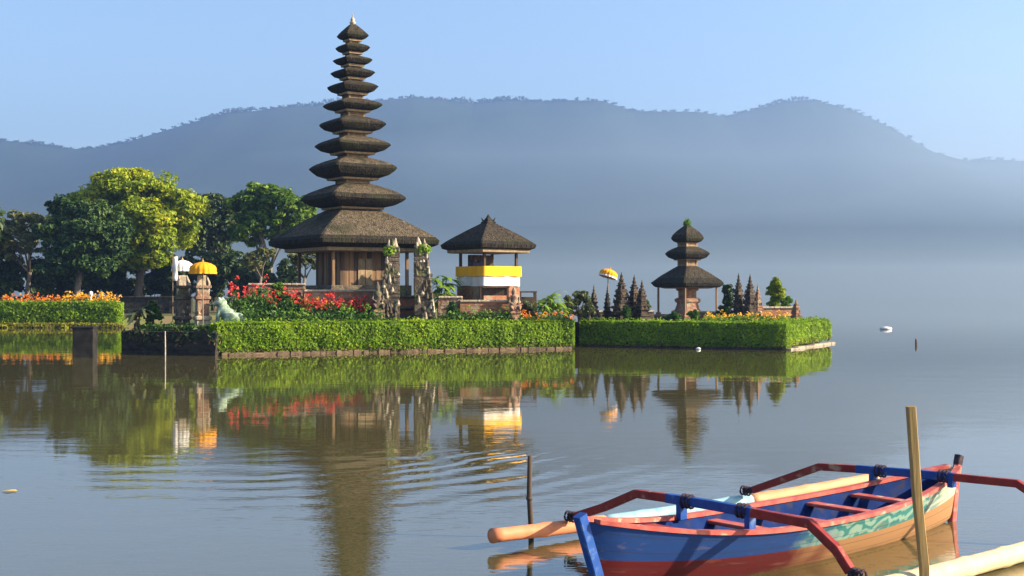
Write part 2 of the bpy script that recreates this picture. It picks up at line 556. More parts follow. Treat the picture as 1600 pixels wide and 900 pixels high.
A = Vector((-11.85, 51.6))     # left end of the lit hedge front
B = Vector((2.75, 57.6))       # right end
L0 = Vector((-16.1, 53.2))     # far left corner of the shaded wall
C1 = Vector((3.2, 60.4))
C2 = Vector((12.05, 56.3))
C3 = Vector((15.75, 63.4))
GZ = 0.95
prism('island_ground', [(L0.x + .25, L0.y + .3), (A.x + .1, A.y + .45), (B.x - .5, B.y + .45), (3.0, 60.5), (2.6, 72), (-6, 80), (-18.5, 74)], GZ, -1.0, M['soil'])
prism('islet_ground', [(C1.x + .3, C1.y + .5), (C2.x - .2, C2.y + .5), (C3.x - .5, C3.y), (15.0, 78), (4.2, 80)], GZ, -1.0, M['soil'])
prism('shore_ground', [(-140, 91.6), (-28.2, 91.6), (-22, 99), (-9.5, 106), (-7, 150), (-14, 260), (-190, 300)], 0.75, -1.0, M['soil'])


# ------------------------------------------------------------------ foliage builders
def leaf_arrays(pts, nrm, size, asp=0.55, droop=0.0, r=rng):
    """Diamond leaves (4 verts each) centred at pts, lying roughly square to nrm."""
    n = len(pts)
    nrm = nrm / (np.linalg.norm(nrm, axis=1, keepdims=True) + 1e-9)
    rv = r.normal(size=(n, 3))
    t = np.cross(nrm, rv)
    t /= np.linalg.norm(t, axis=1, keepdims=True) + 1e-9
    b = np.cross(nrm, t)
    s = size * r.uniform(0.6, 1.35, size=(n, 1))
    fold = nrm * s * 0.18
    v = np.stack([pts - t * s, pts - b * s * asp + fold, pts + t * s, pts + b * s * asp + fold], axis=1)
    if droop:
        v[:, 2, 2] -= droop * s[:, 0]
    return v.reshape(-1, 3)


def foliage_obj(name, groups, parent=None, extra=None, matx=None):
    """groups: list of (verts (4n,3), material). extra: an MB (its own materials matx) put into the same mesh."""
    vs_ = [g[0] for g in groups]
    mats = [g[1] for g in groups]
    vv = np.concatenate(vs_) if vs_ else np.zeros((0, 3))
    nq = len(vv) // 4
    faces = np.arange(nq * 4).reshape(-1, 4)
    mi = np.concatenate([np.full(len(g[0]) // 4, i) for i, g in enumerate(groups)])
    me = bpy.data.meshes.new(name)
    ev = extra.v if extra else []
    ef = extra.f if extra else []
    allv = vv.tolist() + [tuple(p) for p in ev]
    o4 = nq * 4
    allf = faces.tolist() + [tuple(i + o4 for i in f) for f in ef]
    me.from_pydata(allv, [], allf)
    for m_ in mats:
        me.materials.append(m_)
    k = len(mats)
    if extra:
        for m_ in matx:
            me.materials.append(m_)
    me.polygons.foreach_set('material_index', mi.tolist() + [k + i for i in (extra.m if extra else [])])
    me.update()
    o = bpy.data.objects.new(name, me)
    COL.objects.link(o)
    if parent is not None:
        o.parent = parent
    return o


def rand_unit(n, r=rng):
    v = r.normal(size=(n, 3))
    return v / np.linalg.norm(v, axis=1, keepdims=True)


def clump_pts(c, rad, n, shell=0.55, r=rng):
    """Points through an ellipsoid, denser towards its skin; normals mostly outward and up."""
    u = rand_unit(n, r)
    k = r.uniform(shell ** 3, 1, size=(n, 1)) ** (1 / 3)
    rad = np.array(rad)
    p = np.array(c) + u * k * rad
    nr = u / rad * rad.mean() + r.normal(size=(n, 3)) * 0.55 + np.array([0, 0, 0.5])
    return p, nr


def crown(centers, n_sub, n_leaf, size, seed, sub=0.36, flat=0.62):
    """Each big lobe breaks into n_sub leaf clumps round its skin; each clump holds n_leaf leaves."""
    r = np.random.default_rng(seed)
    out = []
    for (c, rad) in centers:
        u = rand_unit(n_sub, r)
        u[:, 2] = np.abs(u[:, 2]) * np.where(r.uniform(size=n_sub) < 0.28, -1, 1)
        for q in u:
            k = r.uniform(0.55, 1.0)
            cc = np.array(c) + q * k * np.array(rad)
            rr = np.mean(rad) * sub * r.uniform(0.6, 1.25)
            p, nr = clump_pts(cc, (rr, rr, rr * flat), int(n_leaf * r.uniform(0.6, 1.3)), 0.35, r)
            out.append(leaf_arrays(p, nr, size, 0.6, 0.2, r))
    return np.concatenate(out)


def hedge(name, line, z0, z1, thick, density, size, label, mat_leaf=None, group=None, lumps=0.11, dry=0.05, round_ends=True):
    """Clipped hedge along a polyline (its front foot); thick goes to the left of the walking direction."""
    r = np.random.default_rng(len(line) + int(abs(line[0][0]) * 7))
    pts_all, nr_all = [], []
    core = MB()
    tot = 0
    for (a, b) in zip(line[:-1], line[1:]):
        a = np.array(a, float)
        b = np.array(b, float)
        d = b - a
        ln = np.linalg.norm(d)
        d /= ln
        nrm = np.array([d[1], -d[0]])           # outward = right of travel
        nf = int(ln * (z1 - z0) * density)
        ntop = int(ln * thick * density * 0.8)
        # front
        s = r.uniform(0, ln, nf)
        z = r.uniform(z0, z1, nf)
        lum = np.array([noise.noise(Vector((float(a[0] + d[0] * q) * 1.5, float(a[1] + d[1] * q) * 1.5, float(zz) * 1.8))) for q, zz in zip(s, z)])
        off = lumps * lum - np.clip((z - (z1 - 0.16)) / 0.16, 0, 1) ** 2 * 0.14 + r.normal(size=nf) * 0.035
        off -= np.clip(((z0 + 0.25) - z) / 0.25, 0, 1) * 0.10
        p = np.stack([a[0] + d[0] * s + nrm[0] * off, a[1] + d[1] * s + nrm[1] * off, z], 1)
        nn = np.stack([np.full(nf, nrm[0]), np.full(nf, nrm[1]), np.full(nf, 0.35)], 1) + r.normal(size=(nf, 3)) * 0.6
        pts_all.append(p)
        nr_all.append(nn)
        # top
        s = r.uniform(0, ln, ntop)
        q = r.uniform(0, thick, ntop)
        zz = z1 + lumps * 0.5 * np.array([noise.noise(Vector((float(x) * 1.3, float(y) * 1.3, 4.0))) for x, y in zip(a[0] + d[0] * s, s)]) + r.normal(size=ntop) * 0.025
        zz += (r.uniform(size=ntop) < 0.07) * r.uniform(0, 0.17, ntop)
        p = np.stack([a[0] + d[0] * s - nrm[0] * q, a[1] + d[1] * s - nrm[1] * q, zz], 1)
        nn = np.stack([np.zeros(ntop), np.zeros(ntop), np.ones(ntop)], 1) + r.normal(size=(ntop, 3)) * 0.6
        pts_all.append(p)
        nr_all.append(nn)
        # back and the twiggy inside
        ins = 0.13
        a2, b2 = a - nrm * ins, b - nrm * ins
        a3, b3 = a - nrm * (thick - 0.05), b - nrm * (thick - 0.05)
        zt = z1 - 0.10
        core.add([(*a2, z0), (*b2, z0), (*b2, zt), (*a2, zt), (*a3, z0), (*b3, z0), (*b3, zt), (*a3, zt)],
                 [(0, 1, 2, 3), (3, 2, 6, 7), (5, 4, 7, 6), (4, 0, 3, 7), (1, 5, 6, 2)])
        nb = int(ln * (z1 - z0) * density * 0.35)
        s = r.uniform(0, ln, nb)
        p = np.stack([a[0] + d[0] * s - nrm[0] * thick, a[1] + d[1] * s - nrm[1] * thick, r.uniform(z0, z1, nb)], 1)
        pts_all.append(p)
        nr_all.append(np.stack([np.full(nb, -nrm[0]), np.full(nb, -nrm[1]), np.full(nb, 0.3)], 1) + r.normal(size=(nb, 3)) * 0.5)
    for (e, o_, sg) in ((line[0], line[1], 1), (line[-1], line[-2], 1)):
        e = np.array(e, float)
        d = e - np.array(o_, float)
        d /= np.linalg.norm(d)
        first = (e == np.array(line[0], float)).all()
        side = np.array([d[1], -d[0]]) if first else np.array([-d[1], d[0]])
        ne = int(thick * (z1 - z0) * density)
        q = r.uniform(0, 1, ne)
        bul = np.sin(q * PI) * 0.25 if round_ends else 0 * q
        p = np.stack([e[0] + side[0] * q * thick + d[0] * bul, e[1] + side[1] * q * thick + d[1] * bul, r.uniform(z0, z1, ne)], 1)
        pts_all.append(p)
        nr_all.append(np.stack([np.full(ne, d[0]), np.full(ne, d[1]), np.full(ne, 0.35)], 1) + r.normal(size=(ne, 3)) * 0.6)
    p = np.concatenate(pts_all)
    nn = np.concatenate(nr_all)
    pick = r.uniform(size=len(p)) < (dry + 0.45 * np.clip(((z0 + 0.28) - p[:, 2]) / 0.28, 0, 1))
    g = [(leaf_arrays(p[~pick], nn[~pick], size, 0.55, 0, r), mat_leaf or M['hedge']), (leaf_arrays(p[pick], nn[pick], size, 0.4, 0, r), M['dry'])]
    o = foliage_obj(name, g, None, core, [M['hedge_core']])
    return tag(o, label, 'hedge', group)


def tree(name, base, trunk_h, limbs, centers, n_sub, n_leaf, size, m_, label, seed, r0=0.3, group=None, cat='tree', sub=0.36, core=None):
    root = empty(name, base, 0, label, cat, group)
    r = random.Random(seed)
    t = MB()
    top = Vector((0.1 * trunk_h, 0, trunk_h))
    t.tube([(0, 0, -0.1), (0.03 * trunk_h, 0, trunk_h * 0.45), top], [r0 * 1.25, r0 * 0.9, r0 * 0.75], 9)
    for k in range(limbs):
        c, rad = centers[k % len(centers)]
        tgt = Vector(c) + Vector((r.uniform(-.5, .5) * rad[0], r.uniform(-.5, .5) * rad[1], r.uniform(-.2, .4) * rad[2]))
        mid = top.lerp(tgt, 0.5) + Vector((r.uniform(-.3, .3), r.uniform(-.3, .3), -0.06 * (tgt - top).length))
        t.tube([top - Vector((0, 0, 0.15)), mid, tgt], [r0 * 0.5, r0 * 0.3, r0 * 0.08], 6)
        for _ in range(3):
            e = mid.lerp(tgt, 0.5) + Vector((r.uniform(-1, 1) * rad[0] * .6, r.uniform(-1, 1) * rad[1] * .6, r.uniform(0, 1) * rad[2] * .6))
            t.tube([mid, mid.lerp(e, 0.5) + Vector((0, 0, .1)), e], [r0 * 0.22, r0 * 0.14, r0 * 0.04], 5)
    t.build('trunk', M['bark'], root, True)
    foliage_obj('crown', [(crown(centers, n_sub, n_leaf, size, seed, sub), m_)], root)
    return root


# ------------------------------------------------------------------ hedges and banks
hedge('hedge', [tuple(A), tuple(A.lerp(B, .5) + Vector((0.05, -0.1))), tuple(B)], 0.10, 1.28, 1.1, 900, 0.062,
      'long bright green clipped hedge in front of the tall pagoda', dry=0.03)
hedge('hedge', [tuple(C1), tuple(C1.lerp(C2, .5)), (C2.x, C2.y)], 0.05, 1.17, 1.0, 800, 0.062,
      'dark shaded front hedge of the small islet below the three-tier shrine', dry=0.03, round_ends=False)
hedge('hedge', [(C2.x + 0.03, C2.y + 0.06), (C3.x, C3.y)], 0.18, 1.17, 1.0, 850, 0.062,
      'short sunlit yellow-green hedge at the right end of the small islet', dry=0.08)
hedge('hedge', [(-60, 91.0), (-28.1, 91.0)], 0.30, 1.78, 1.2, 260, 0.105,
      'bright green hedge with a pale bank along the far left shore', dry=0.02)
hedge('hedge', [(L0.x + .6, L0.y + .25), (A.x - .2, A.y + .5)], 0.75, 1.12, 0.7, 330, 0.085,
      'low dark hedge on top of the grey wall under the twin stone columns', M['leaf'])


def stone_row(name, line, z0, z1, m_, label, ln=0.55, dep=0.3, seed=1, cat='bank wall'):
    r = random.Random(seed)
    mb_ = MB()
    for (a, b) in zip(line[:-1], line[1:]):
        a = Vector(a)
        b = Vector(b)
        d = (b - a).normalized()
        tot = (b - a).length
        s = 0
        while s < tot - 0.05:
            l_ = min(r.uniform(0.6, 1.5) * ln, tot - s)
            c = a + d * (s + l_ / 2)
            hz = (z1 - z0) * r.uniform(0.7, 1.1)
            mb_.box((c.x + r.uniform(-.04, .04), c.y + r.uniform(-.05, .05), z0 + hz / 2 - 0.2), (l_ * 0.99, dep, hz + 0.4), math.atan2(d.y, d.x) + r.uniform(-.05, .05), bev=min(0.05, hz * 0.3))
            s += l_
    return tag(mb_.build(name, m_), label, cat)


stone_row('stone_bank', [tuple(A + Vector((.1, .12))), tuple(B + Vector((-.1, .1)))], 0, 0.13, M['edging'], 'brown stone edging at the waterline under the long bright hedge', .34, .34, seed=3)
stone_row('stone_bank', [(C2.x + .12, C2.y + .2), (C3.x + .1, C3.y + .1)], 0, 0.10, M['ledge'], 'pale stone ledge under the sunlit end of the small islet', 1.4, 0.35, 4)
stone_row('stone_bank', [(C1.x - .2, C1.y + .2), (C2.x - .05, C2.y + .15)], 0, 0.10, M['stone_dark'], 'dark wet stone foot under the shaded islet hedge', 0.6, 0.3, 5)
hedge('grass_bank', [(-60, 90.75), (-27.8, 90.75)], 0.0, 0.30, .5, 260, 0.09, 'strip of lime green bank grass along the water below the far left hedge', M['lime'])

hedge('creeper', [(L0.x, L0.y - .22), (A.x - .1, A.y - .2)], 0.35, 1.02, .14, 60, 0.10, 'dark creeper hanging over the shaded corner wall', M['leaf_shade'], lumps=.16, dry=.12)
# shaded retaining wall at the left corner of the island
mb = MB()
d = (A - L0)
ang = math.atan2(d.y, d.x)
for k in range(9):
    for row in range(3):
        q = L0.lerp(A, (k + 0.5) / 9)
        mb.box((q.x + rnd.uniform(-.01, .01), q.y + rnd.uniform(-.02, .02), 0.0 + 0.33 * row + 0.02), (d.length / 9 * 0.99, 0.35, 0.325), ang, bev=0.02)
mb.box(((L0.x + A.x) / 2, (L0.y + A.y) / 2 + 0.05, 0.90), (d.length * 1.01, 0.42, 0.09), ang, bev=0.015)
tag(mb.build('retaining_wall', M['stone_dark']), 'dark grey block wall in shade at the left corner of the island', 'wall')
# its return along the left side
mb = MB()
q0, q1 = L0, Vector((-18.4, 73.5))
d = q1 - q0
mb.box(((q0.x + q1.x) / 2 - 0.0, (q0.y + q1.y) / 2, 0.2), (d.length - 0.45, 0.35, 1.45), math.atan2(d.y, d.x), bev=0.02)
tag(mb.build('retaining_wall', M['stone_dark']), 'dark side wall running back from the left corner of the island', 'wall')
# low dark wall in the gap between the island and the islet
mb = MB()
mb.box((3.15, 61.2, 0.42), (1.9, 0.5, 1.3), 0.0, bev=0.02)
mb.box((3.15, 61.18, 1.10), (2.1, 0.6, 0.08), 0.0, 0, bev=0.02)
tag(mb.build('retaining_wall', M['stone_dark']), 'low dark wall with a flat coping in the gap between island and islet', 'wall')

# ------------------------------------------------------------------ thatched towers
BRZ = R(33)


def thatch_tier(a_top, z_top, a, z_tip, a_bot, z_bot, k=1.5, steps=7, up=0.0, jit=0.012):
    """Lens-shaped thatch tier: bulging top, thick drooping edge, undercut below."""
    prof = [(a_bot, z_bot)]
    for t in (0.45, 0.8):
        prof.append((a_bot + (a - a_bot) * t ** 0.8, z_bot + (z_tip - z_bot) * t ** 1.6))
    prof.append((a, z_tip))
    for i in range(1, steps + 1):
        t = i / steps
        prof.append((a + (a_top - a) * t ** (1 / 1.0) if k == 1 else a_top + (a - a_top) * (1 - t ** k), z_tip + (z_top - z_tip) * t))
    mb_ = MB()
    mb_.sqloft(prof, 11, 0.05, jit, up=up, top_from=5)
    return mb_


def pagoda():
    d = 62.0
    s = d / FPX
    cx = PX(551, d)
    root = empty('pagoda', (cx, d, GZ), BRZ, 'tall eleven-tiered black thatched pagoda tower rising above the flower beds', 'pagoda')
    z = lambda py: ZZ(py, d) - GZ
    F = 1.36
    # tip row, half width, top row, bottom row
    T0 = [(57, 26, 37, 63), (75.5, 28, 68, 83), (95, 32, 88, 102.5), (115, 36, 106.5, 123), (137, 41.5, 127.5, 147), (166, 48.5, 155, 174),
         (196, 54.5, 183, 207), (229, 61.5, 214, 240), (265, 71, 247, 280), (313, 85, 288, 326)]
    T = [(t_, h_, t_ - (t_ - u_) * 1.0, t_ + (b_ - t_) * .95) for q_, (t_, h_, u_, b_) in enumerate(T0)]
    for i, (tip, hw, top, bot) in enumerate(T):
        a = hw * s / F
        nxt = T[i - 1][1] * s / F * 0.36 if i else 0.10
        tier = thatch_tier(nxt * 1.15 if i else 0.07, z(top), a, z(tip), a * 0.62, z(bot), 1.65 if i else 1.2, up=0.05)
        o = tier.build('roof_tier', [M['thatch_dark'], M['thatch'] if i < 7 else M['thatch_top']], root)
        # pale eave board under the thatch
        e = MB()
        e.sqloft([(a * 0.50, z(bot) - 0.10), (a * 0.58, z(bot) - 0.09), (a * 0.60, z(bot) - 0.002)], 3, 0.03)
        e.build('eave_board', M['timber_pale'], o)
        # little storey below it
        nb = T[i + 1] if i + 1 < len(T) else (378, 137, 330, 385)
        low = nb[2]
        b = MB()
        aa = a * 0.36
        zb, zt = z(low) - 0.12, z(bot) - 0.06
        b.box((0, 0, (zb + zt) / 2), (aa * 2, aa * 2, zt - zb))
        for sx in (-1, 1):
            for sy in (-1, 1):
                b.box((sx * aa, sy * aa, (zb + zt) / 2), (0.09, 0.09, zt - zb + 0.004), mi=1)
        b.box((0, 0, (zb + zt) / 2), (aa * 2 + .03, aa * 2 + .03, 0.05), mi=1)
        b.build('storey', [M['timber'], M['timber_pale']], root)
    # broad lowest roof
    a = 137 * s / F
    mbx = MB()
    prof = [(a * 0.80, z(389)), (a * 0.93, z(386)), (a * 0.985, z(383)), (a, z(377))]
    a_t = 45 * s / F
    for i in range(1, 10):
        t = i / 9
        prof.append((a_t + (a - a_t) * (1 - t ** 1.18), z(377) + (z(329) - z(377)) * t))
    mbx.sqloft(prof, 17, 0.03, 0.006, top_from=4)
    o = mbx.build('roof_tier', [M['thatch_dark'], M['thatch_top']], root, label='broad lowest roof of brown thatch')
    e = MB()
    e.sqloft([(a * 0.76, z(395)), (a * 0.80, z(394)), (a * 0.80, z(389) - .002)], 3, 0.03)
    e.build('eave_board', M['timber_pale'], o)
    # hall under the lowest roof: plank walls between posts
    aw = 42 * s
    zb, zt = z(446), z(394)
    b = MB()
    npl = 11
    for side in range(4):
        an = side * PI / 2
        for k in range(npl):
            t = -1 + 2 * (k + .5) / npl
            x, y = t * aw, -aw + (0.012 if k % 2 else -0.012)
            b.box((x * math.cos(an) - y * math.sin(an), x * math.sin(an) + y * math.cos(an), (zb + zt) / 2), (2 * aw / npl * 0.96, 0.06, zt - zb), an, mi=k % 3 == 0)
    b.box((0, 0, (zb + zt) / 2), (2 * aw - .1, 2 * aw - .1, zt - zb - .02), mi=1)
    b.build('wall', [M['timber'], M['timber_dark']], root)
    for sx in (-1, 1):
        for sy in (-1, 1):
            p = MB()
            q = a * 0.62
            p.box((sx * q, sy * q, (z(455) + zt) / 2), (0.13, 0.13, zt - z(455)), bev=.015)
            p.box((sx * q, sy * q, z(453)), (0.26, 0.26, 0.16), bev=.03, mi=1)
            p.build('post', [M['timber'], M['stone']], root)
    dr = MB()
    dr.box((0, -aw - .05, (zb + z(405)) / 2), (0.75, 0.05, z(405) - zb), bev=.01)
    dr.box((0, -aw - .075, (zb + z(405)) / 2), (0.03, 0.02, z(405) - zb - .05), mi=1)
    dr.build('door', [M['timber_pale'], M['timber_dark']], root)
    p = MB()
    hg = 0
    for (aa, z0, z1, m_) in ((2.95, 0, 0.55, 0), (2.75, 0.55, 0.8, 1), (2.9, 0.8, 0.9, 0), (2.5, 0.9, 1.35, 1), (2.65, 1.35, 1.45, 0), (2.1, 1.45, z(446), 0)):
        p.box((0, 0, (z0 + z1) / 2), (2 * aa, 2 * aa, z1 - z0), mi=m_, bev=.02)
    p.build('plinth', [M['stone'], M['brick']], root)
    f = MB()
    f.lathe([(0.13, -0.12), (0.11, 0), (0.15, .03), (0.15, .07), (.08, .1), (.11, .16), (.09, .24), (.03, .3), (.025, .42), (0.005, .5)], (0, 0, z(37)), 12)
    f.build('finial', M['stone_pale'], root, True)


pagoda()


def shrine():
    d = 70.0
    s = d / FPX
    cx = PX(1074, d)
    root = empty('shrine', (cx, d, GZ), BRZ, 'small three-tiered black thatched shrine on the islet with green tuft on top', 'shrine')
    z = lambda py: ZZ(py, d) - GZ
    F = 1.41
    T = [(373, 26, 353, 379), (397, 35.5, 386, 405), (442, 58, 416, 449)]
    for i, (tip, hw, top, bot) in enumerate(T):
        a = hw * s / F
        at = (0.13, 0.40, 0.40)[i]
        tier = thatch_tier(at, z(top), a, z(tip), a * (0.7, .68, .86)[i], z(bot), (1.6, 1.6, 1.15)[i], up=0.04 if i < 2 else 0)
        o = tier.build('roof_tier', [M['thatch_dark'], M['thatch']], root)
        e = MB()
        e.sqloft([(a * 0.6, z(bot) - 0.07), (a * (0.64, .62, .78)[i], z(bot) - 0.002)], 3, 0.03)
        e.build('eave_board', M['timber'], o)
        if i < 2:
            b = MB()
            zb, zt = z(T[i + 1][2]) - 0.1, z(bot) - 0.06
            b.box((0, 0, (zb + zt) / 2), (0.68, 0.68, zt - zb))
            for sx in (-1, 1):
                for sy in (-1, 1):
                    b.box((sx * .34, sy * .34, (zb + zt) / 2), (0.08, 0.08, zt - zb + .004), mi=1)
            b.box((0, 0, zb + .16), (0.74, 0.74, 0.06), mi=1)
            b.build('storey', [M['timber'], M['timber_pale']], root)
    q = 1.12
    for sx in (-1, 1):
        for sy in (-1, 1):
            p = MB()
            zt = z(449)
            p.box((sx * q, sy * q, (z(492) + zt) / 2), (0.085, 0.085, zt - z(492)), bev=.01)
            p.box((sx * q, sy * q, z(490)), (0.2, 0.2, 0.16), bev=.03, mi=1)
            p.build('post', [M['timber'], M['stone_red']], root)
    al = MB()
    al.sqloft([(0.62, z(495)), (0.62, z(486)), (0.5, z(484)), (0.42, z(474)), (0.52, z(471)), (0.52, z(467)), (.36, z(465)), (.36, z(455)), (.46, z(453)), (.42, z(450)), (.42, z(447))], 4, .05, lump=.08)
    al.build('altar', M['stone_red'], root)
    cl = MB()
    cl.sqloft([(0.44, z(473)), (0.445, z(467.5))], 4, .05)
    cl.build('cloth_band', M['orange_cloth'], root)
    p = MB()
    p.box((0, 0, 0.12), (3.0, 3.0, 0.3), bev=.03)
    p.box((0, 0, 0.32), (2.7, 2.7, 0.14), bev=.03, mi=1)
    p.build('plinth', [M['stone'], M['brick']], root)
    r = np.random.default_rng(3)
    pp, nn = clump_pts((0, 0, z(349)), (0.20, 0.20, 0.26), 170, .2, r)
    o = foliage_obj('tuft', [(leaf_arrays(pp, nn, .10, .35, 0, r), M['leaf_bright'])], root)
    o['label'] = 'green weeds growing from the shrine top'


shrine()


def pavilion():
    d = 60.0
    s = d / FPX
    cx = PX(763, d)
    root = empty('pavilion', (cx, d, GZ), R(38), 'open pavilion with dark thatched hip roof beside the tall pagoda', 'pavilion')
    z = lambda py: ZZ(py, d) - GZ
    a = 76 * s / 1.40
    mbx = MB()
    prof = [(a * 0.86, z(391)), (a * 0.97, z(388.5)), (a, z(383))]
    for i in range(1, 9):
        t = i / 8
        prof.append((0.16 + (a - 0.16) * (1 - t ** 1.12), z(383) + (z(347) - z(383)) * t))
    mbx.sqloft(prof, 13, 0.03, 0.007, top_from=3)
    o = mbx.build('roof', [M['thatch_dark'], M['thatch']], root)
    c = MB()
    c.sqloft([(0.24, z(351)), (0.26, z(347)), (0.17, z(345)), (.12, z(342)), (0.06, z(339)), (0.02, z(335))], 3, .1, .05)
    for k in range(4):
        an = PI / 4 + k * PI / 2
        c.tube([(0.15 * math.cos(an), .15 * math.sin(an), z(347)), (.27 * math.cos(an), .27 * math.sin(an), z(344)), (.33 * math.cos(an), .33 * math.sin(an), z(340))], [.06, .045, .01], 6)
    c.build('roof_crown', M['stone_dark'], o)
    e = MB()
    e.sqloft([(a * 0.80, z(396)), (a * 0.86, z(395)), (a * 0.86, z(391) - .002)], 3, .03)
    e.build('eave_board', M['timber_pale'], o)
    q = 0.93
    for sx in (-1, 1):
        for sy in (-1, 1):
            p = MB()
            p.box((sx * q, sy * q, (z(452) + z(395)) / 2), (0.11, 0.11, z(395) - z(452)), bev=.012)
            p.build('post', M['timber_dark'], root)
    p = MB()
    p.box((0, 0, (z(447) + z(420)) / 2), (1.98, 1.98, z(420) - z(447)), bev=.02)
    p.build('platform', M['timber'], root)
    p = MB()
    zz0 = 0
    for (aa, z0, z1, m_) in ((1.62, 0, .42, 0), (1.5, .42, .62, 1), (1.58, .62, .7, 0), (1.3, .7, .98, 1), (1.38, .98, 1.06, 0), (1.05, 1.06, z(447), 1)):
        p.box((0, 0, (z0 + z1) / 2), (2 * aa, 2 * aa, z1 - z0), mi=m_, bev=.02)
    p.build('plinth', [M['stone_red'], M['brick']], root)
    b = MB()
    b.box((0.1, 0.75, (z(420) + z(398)) / 2), (1.3, 0.25, z(398) - z(420)), bev=.02)
    b.build('back_panel', M['timber_dark'], root)
    return root, s, z


pav, ps, pz = pavilion()
# sacred cloth wrapped round the pavilion: yellow above, white below
loc = pav.location
clr = empty('ceremonial_cloth', (loc.x, loc.y, loc.z), R(38), 'yellow and white cloth wrapped round the platform of the open pavilion', 'cloth')


def cloth_band(z0, z1, a, name, m_, wav=0.015, ph=0):
    n = 72
    mb_ = MB()
    vs_ = []
    rows = 5
    for r_ in range(rows):
        t = r_ / (rows - 1)
        for k in range(n):
            u = 4 * k / n
            sd_, f = int(u), (u % 1) * 2 - 1
            w_ = wav * (1.3 - t) * math.sin(f * 9 + sd_ * 2 + ph) + 0.02 * (1 - t)
            x, y = f * a * (1 + w_ * .2), -(a + w_)
            for _ in range(sd_):
                x, y = -y, x
            vs_.append((x, y, z0 + (z1 - z0) * t + (0.015 * math.sin(f * 5 + sd_) if r_ == 0 else 0)))
    fs = []
    for r_ in range(rows - 1):
        for k in range(n):
            k2 = (k + 1) % n
            fs.append((r_ * n + k, r_ * n + k2, (r_ + 1) * n + k2, (r_ + 1) * n + k))
    mb_.add(vs_, fs)
    return mb_.build(name, m_, clr, True)


cloth_band(pz(447), pz(430), 1.055, 'white_band', M['white_cloth'], .03)
cloth_band(pz(432), pz(416.5), 1.10, 'yellow_band', M['yellow_cloth'], ph=1)
# things inside the pavilion
al = MB()
al.box((0, 0, .14), (.7, .4, .28), bev=.03)
al.box((-.15, 0, .36), (.22, .26, .2), bev=.04, mi=1)
al.box((.2, .03, .33), (.18, .2, .14), bev=.03)
al.lathe([(.1, .46), (.12, .5), (.05, .56), (.01, .66)], (-.15, 0, 0), 10, 1)
o = al.build('offering_box', [mat('blue_grey_cloth', (.05, .06, .12), (.03, .03, .06), .8), M['timber_dark']])
o.location = (loc.x - .55, loc.y - .2, loc.z + pz(420) + .005)
o.rotation_euler = (0, 0, R(38))
tag(o, 'dark offering chest standing inside the open pavilion above the yellow cloth', 'offering')

# dark bench in front of the white cloth
bn = empty('bench', (PX(772, 57.9), 57.9, GZ), R(6), 'dark wooden bench below the white cloth of the pavilion', 'bench')
bz = ZZ(448, 57.9) - GZ
sb = MB()
sb.box((0, 0, bz), (1.38, .4, .07), bev=.01)
sb.build('seat', M['timber_dark'], bn)
sb = MB()
sb.box((0, .16, bz - .22), (1.3, .04, .36), bev=.01)
sb.build('panel', M['timber_dark'], bn)
for sx in (-1, 1):
    for sy in (-1, 1):
        sb = MB()
        sb.box((sx * .62, sy * .15, bz / 2 - .02), (.07, .07, bz - .03), bev=.008)
        sb.build('leg', M['timber_dark'], bn)
bn = empty('bench', (PX(824, 60.2), 60.2, GZ), R(10), 'small dark open-framed table right of the pavilion', 'table')
bz = ZZ(456, 60.2) - GZ
sb = MB()
sb.box((0, 0, bz), (.82, .5, .08), bev=.01)
sb.build('tabletop', M['timber_dark'], bn)
sb = MB()
sb.box((0, .1, bz * .5), (.7, .06, bz * .7), bev=.01)
sb.build('panel', M['timber_dark'], bn)
for sx in (-1, 1):
    for sy in (-1, 1):
        sb = MB()
        sb.box((sx * .36, sy * .2, bz / 2 - .02), (.07, .07, bz - .04), bev=.008)
        sb.build('leg', M['timber_dark'], bn)


# ------------------------------------------------------------------ carved stonework
def ornate_profile(h, w_, r, rows=9, top=0.12):
    """Stacked mouldings narrowing upwards like a carved Balinese pillar."""
    prof = []
    zc = 0.0
    for i in range(rows):
        t = i / rows
        a = w_ * (1 - t) ** 0.8 * r.uniform(0.85, 1.1) + w_ * top * t
        dz = h / rows
        prof += [(a * 1.12, zc), (a * 1.18, zc + dz * .18), (a * .82, zc + dz * .24), (a * r.uniform(.70, .85), zc + dz * .70), (a * .95, zc + dz * .76), (a * 1.0, zc + dz * .97)]
        zc += dz
    return prof


def curls(mb_, h, w_, r, n=14, mi=0, t0=0.1):
    """Flame-like carved leaves standing out of the faces and corners."""
    for k in range(n):
        t = r.uniform(t0, 0.92)
        a = w_ * (1 - t) ** .8 + w_ * .1
        an = r.choice([PI / 4, 3 * PI / 4, 5 * PI / 4, 7 * PI / 4, 0, PI / 2, PI, 3 * PI / 2]) + r.uniform(-.2, .2)
        rad = a * (1.25 if abs(math.sin(2 * an)) > .5 else 1.0)
        x, y, z_ = rad * math.cos(an), rad * math.sin(an), t * h
        l_ = w_ * r.uniform(.35, .6)
        mb_.tube([(x * .7, y * .7, z_), (x * 1.15, y * 1.15, z_ + l_ * .35), (x * 1.2, y * 1.2, z_ + l_)], [w_ * .18, w_ * .13, w_ * .02], 5, mi)


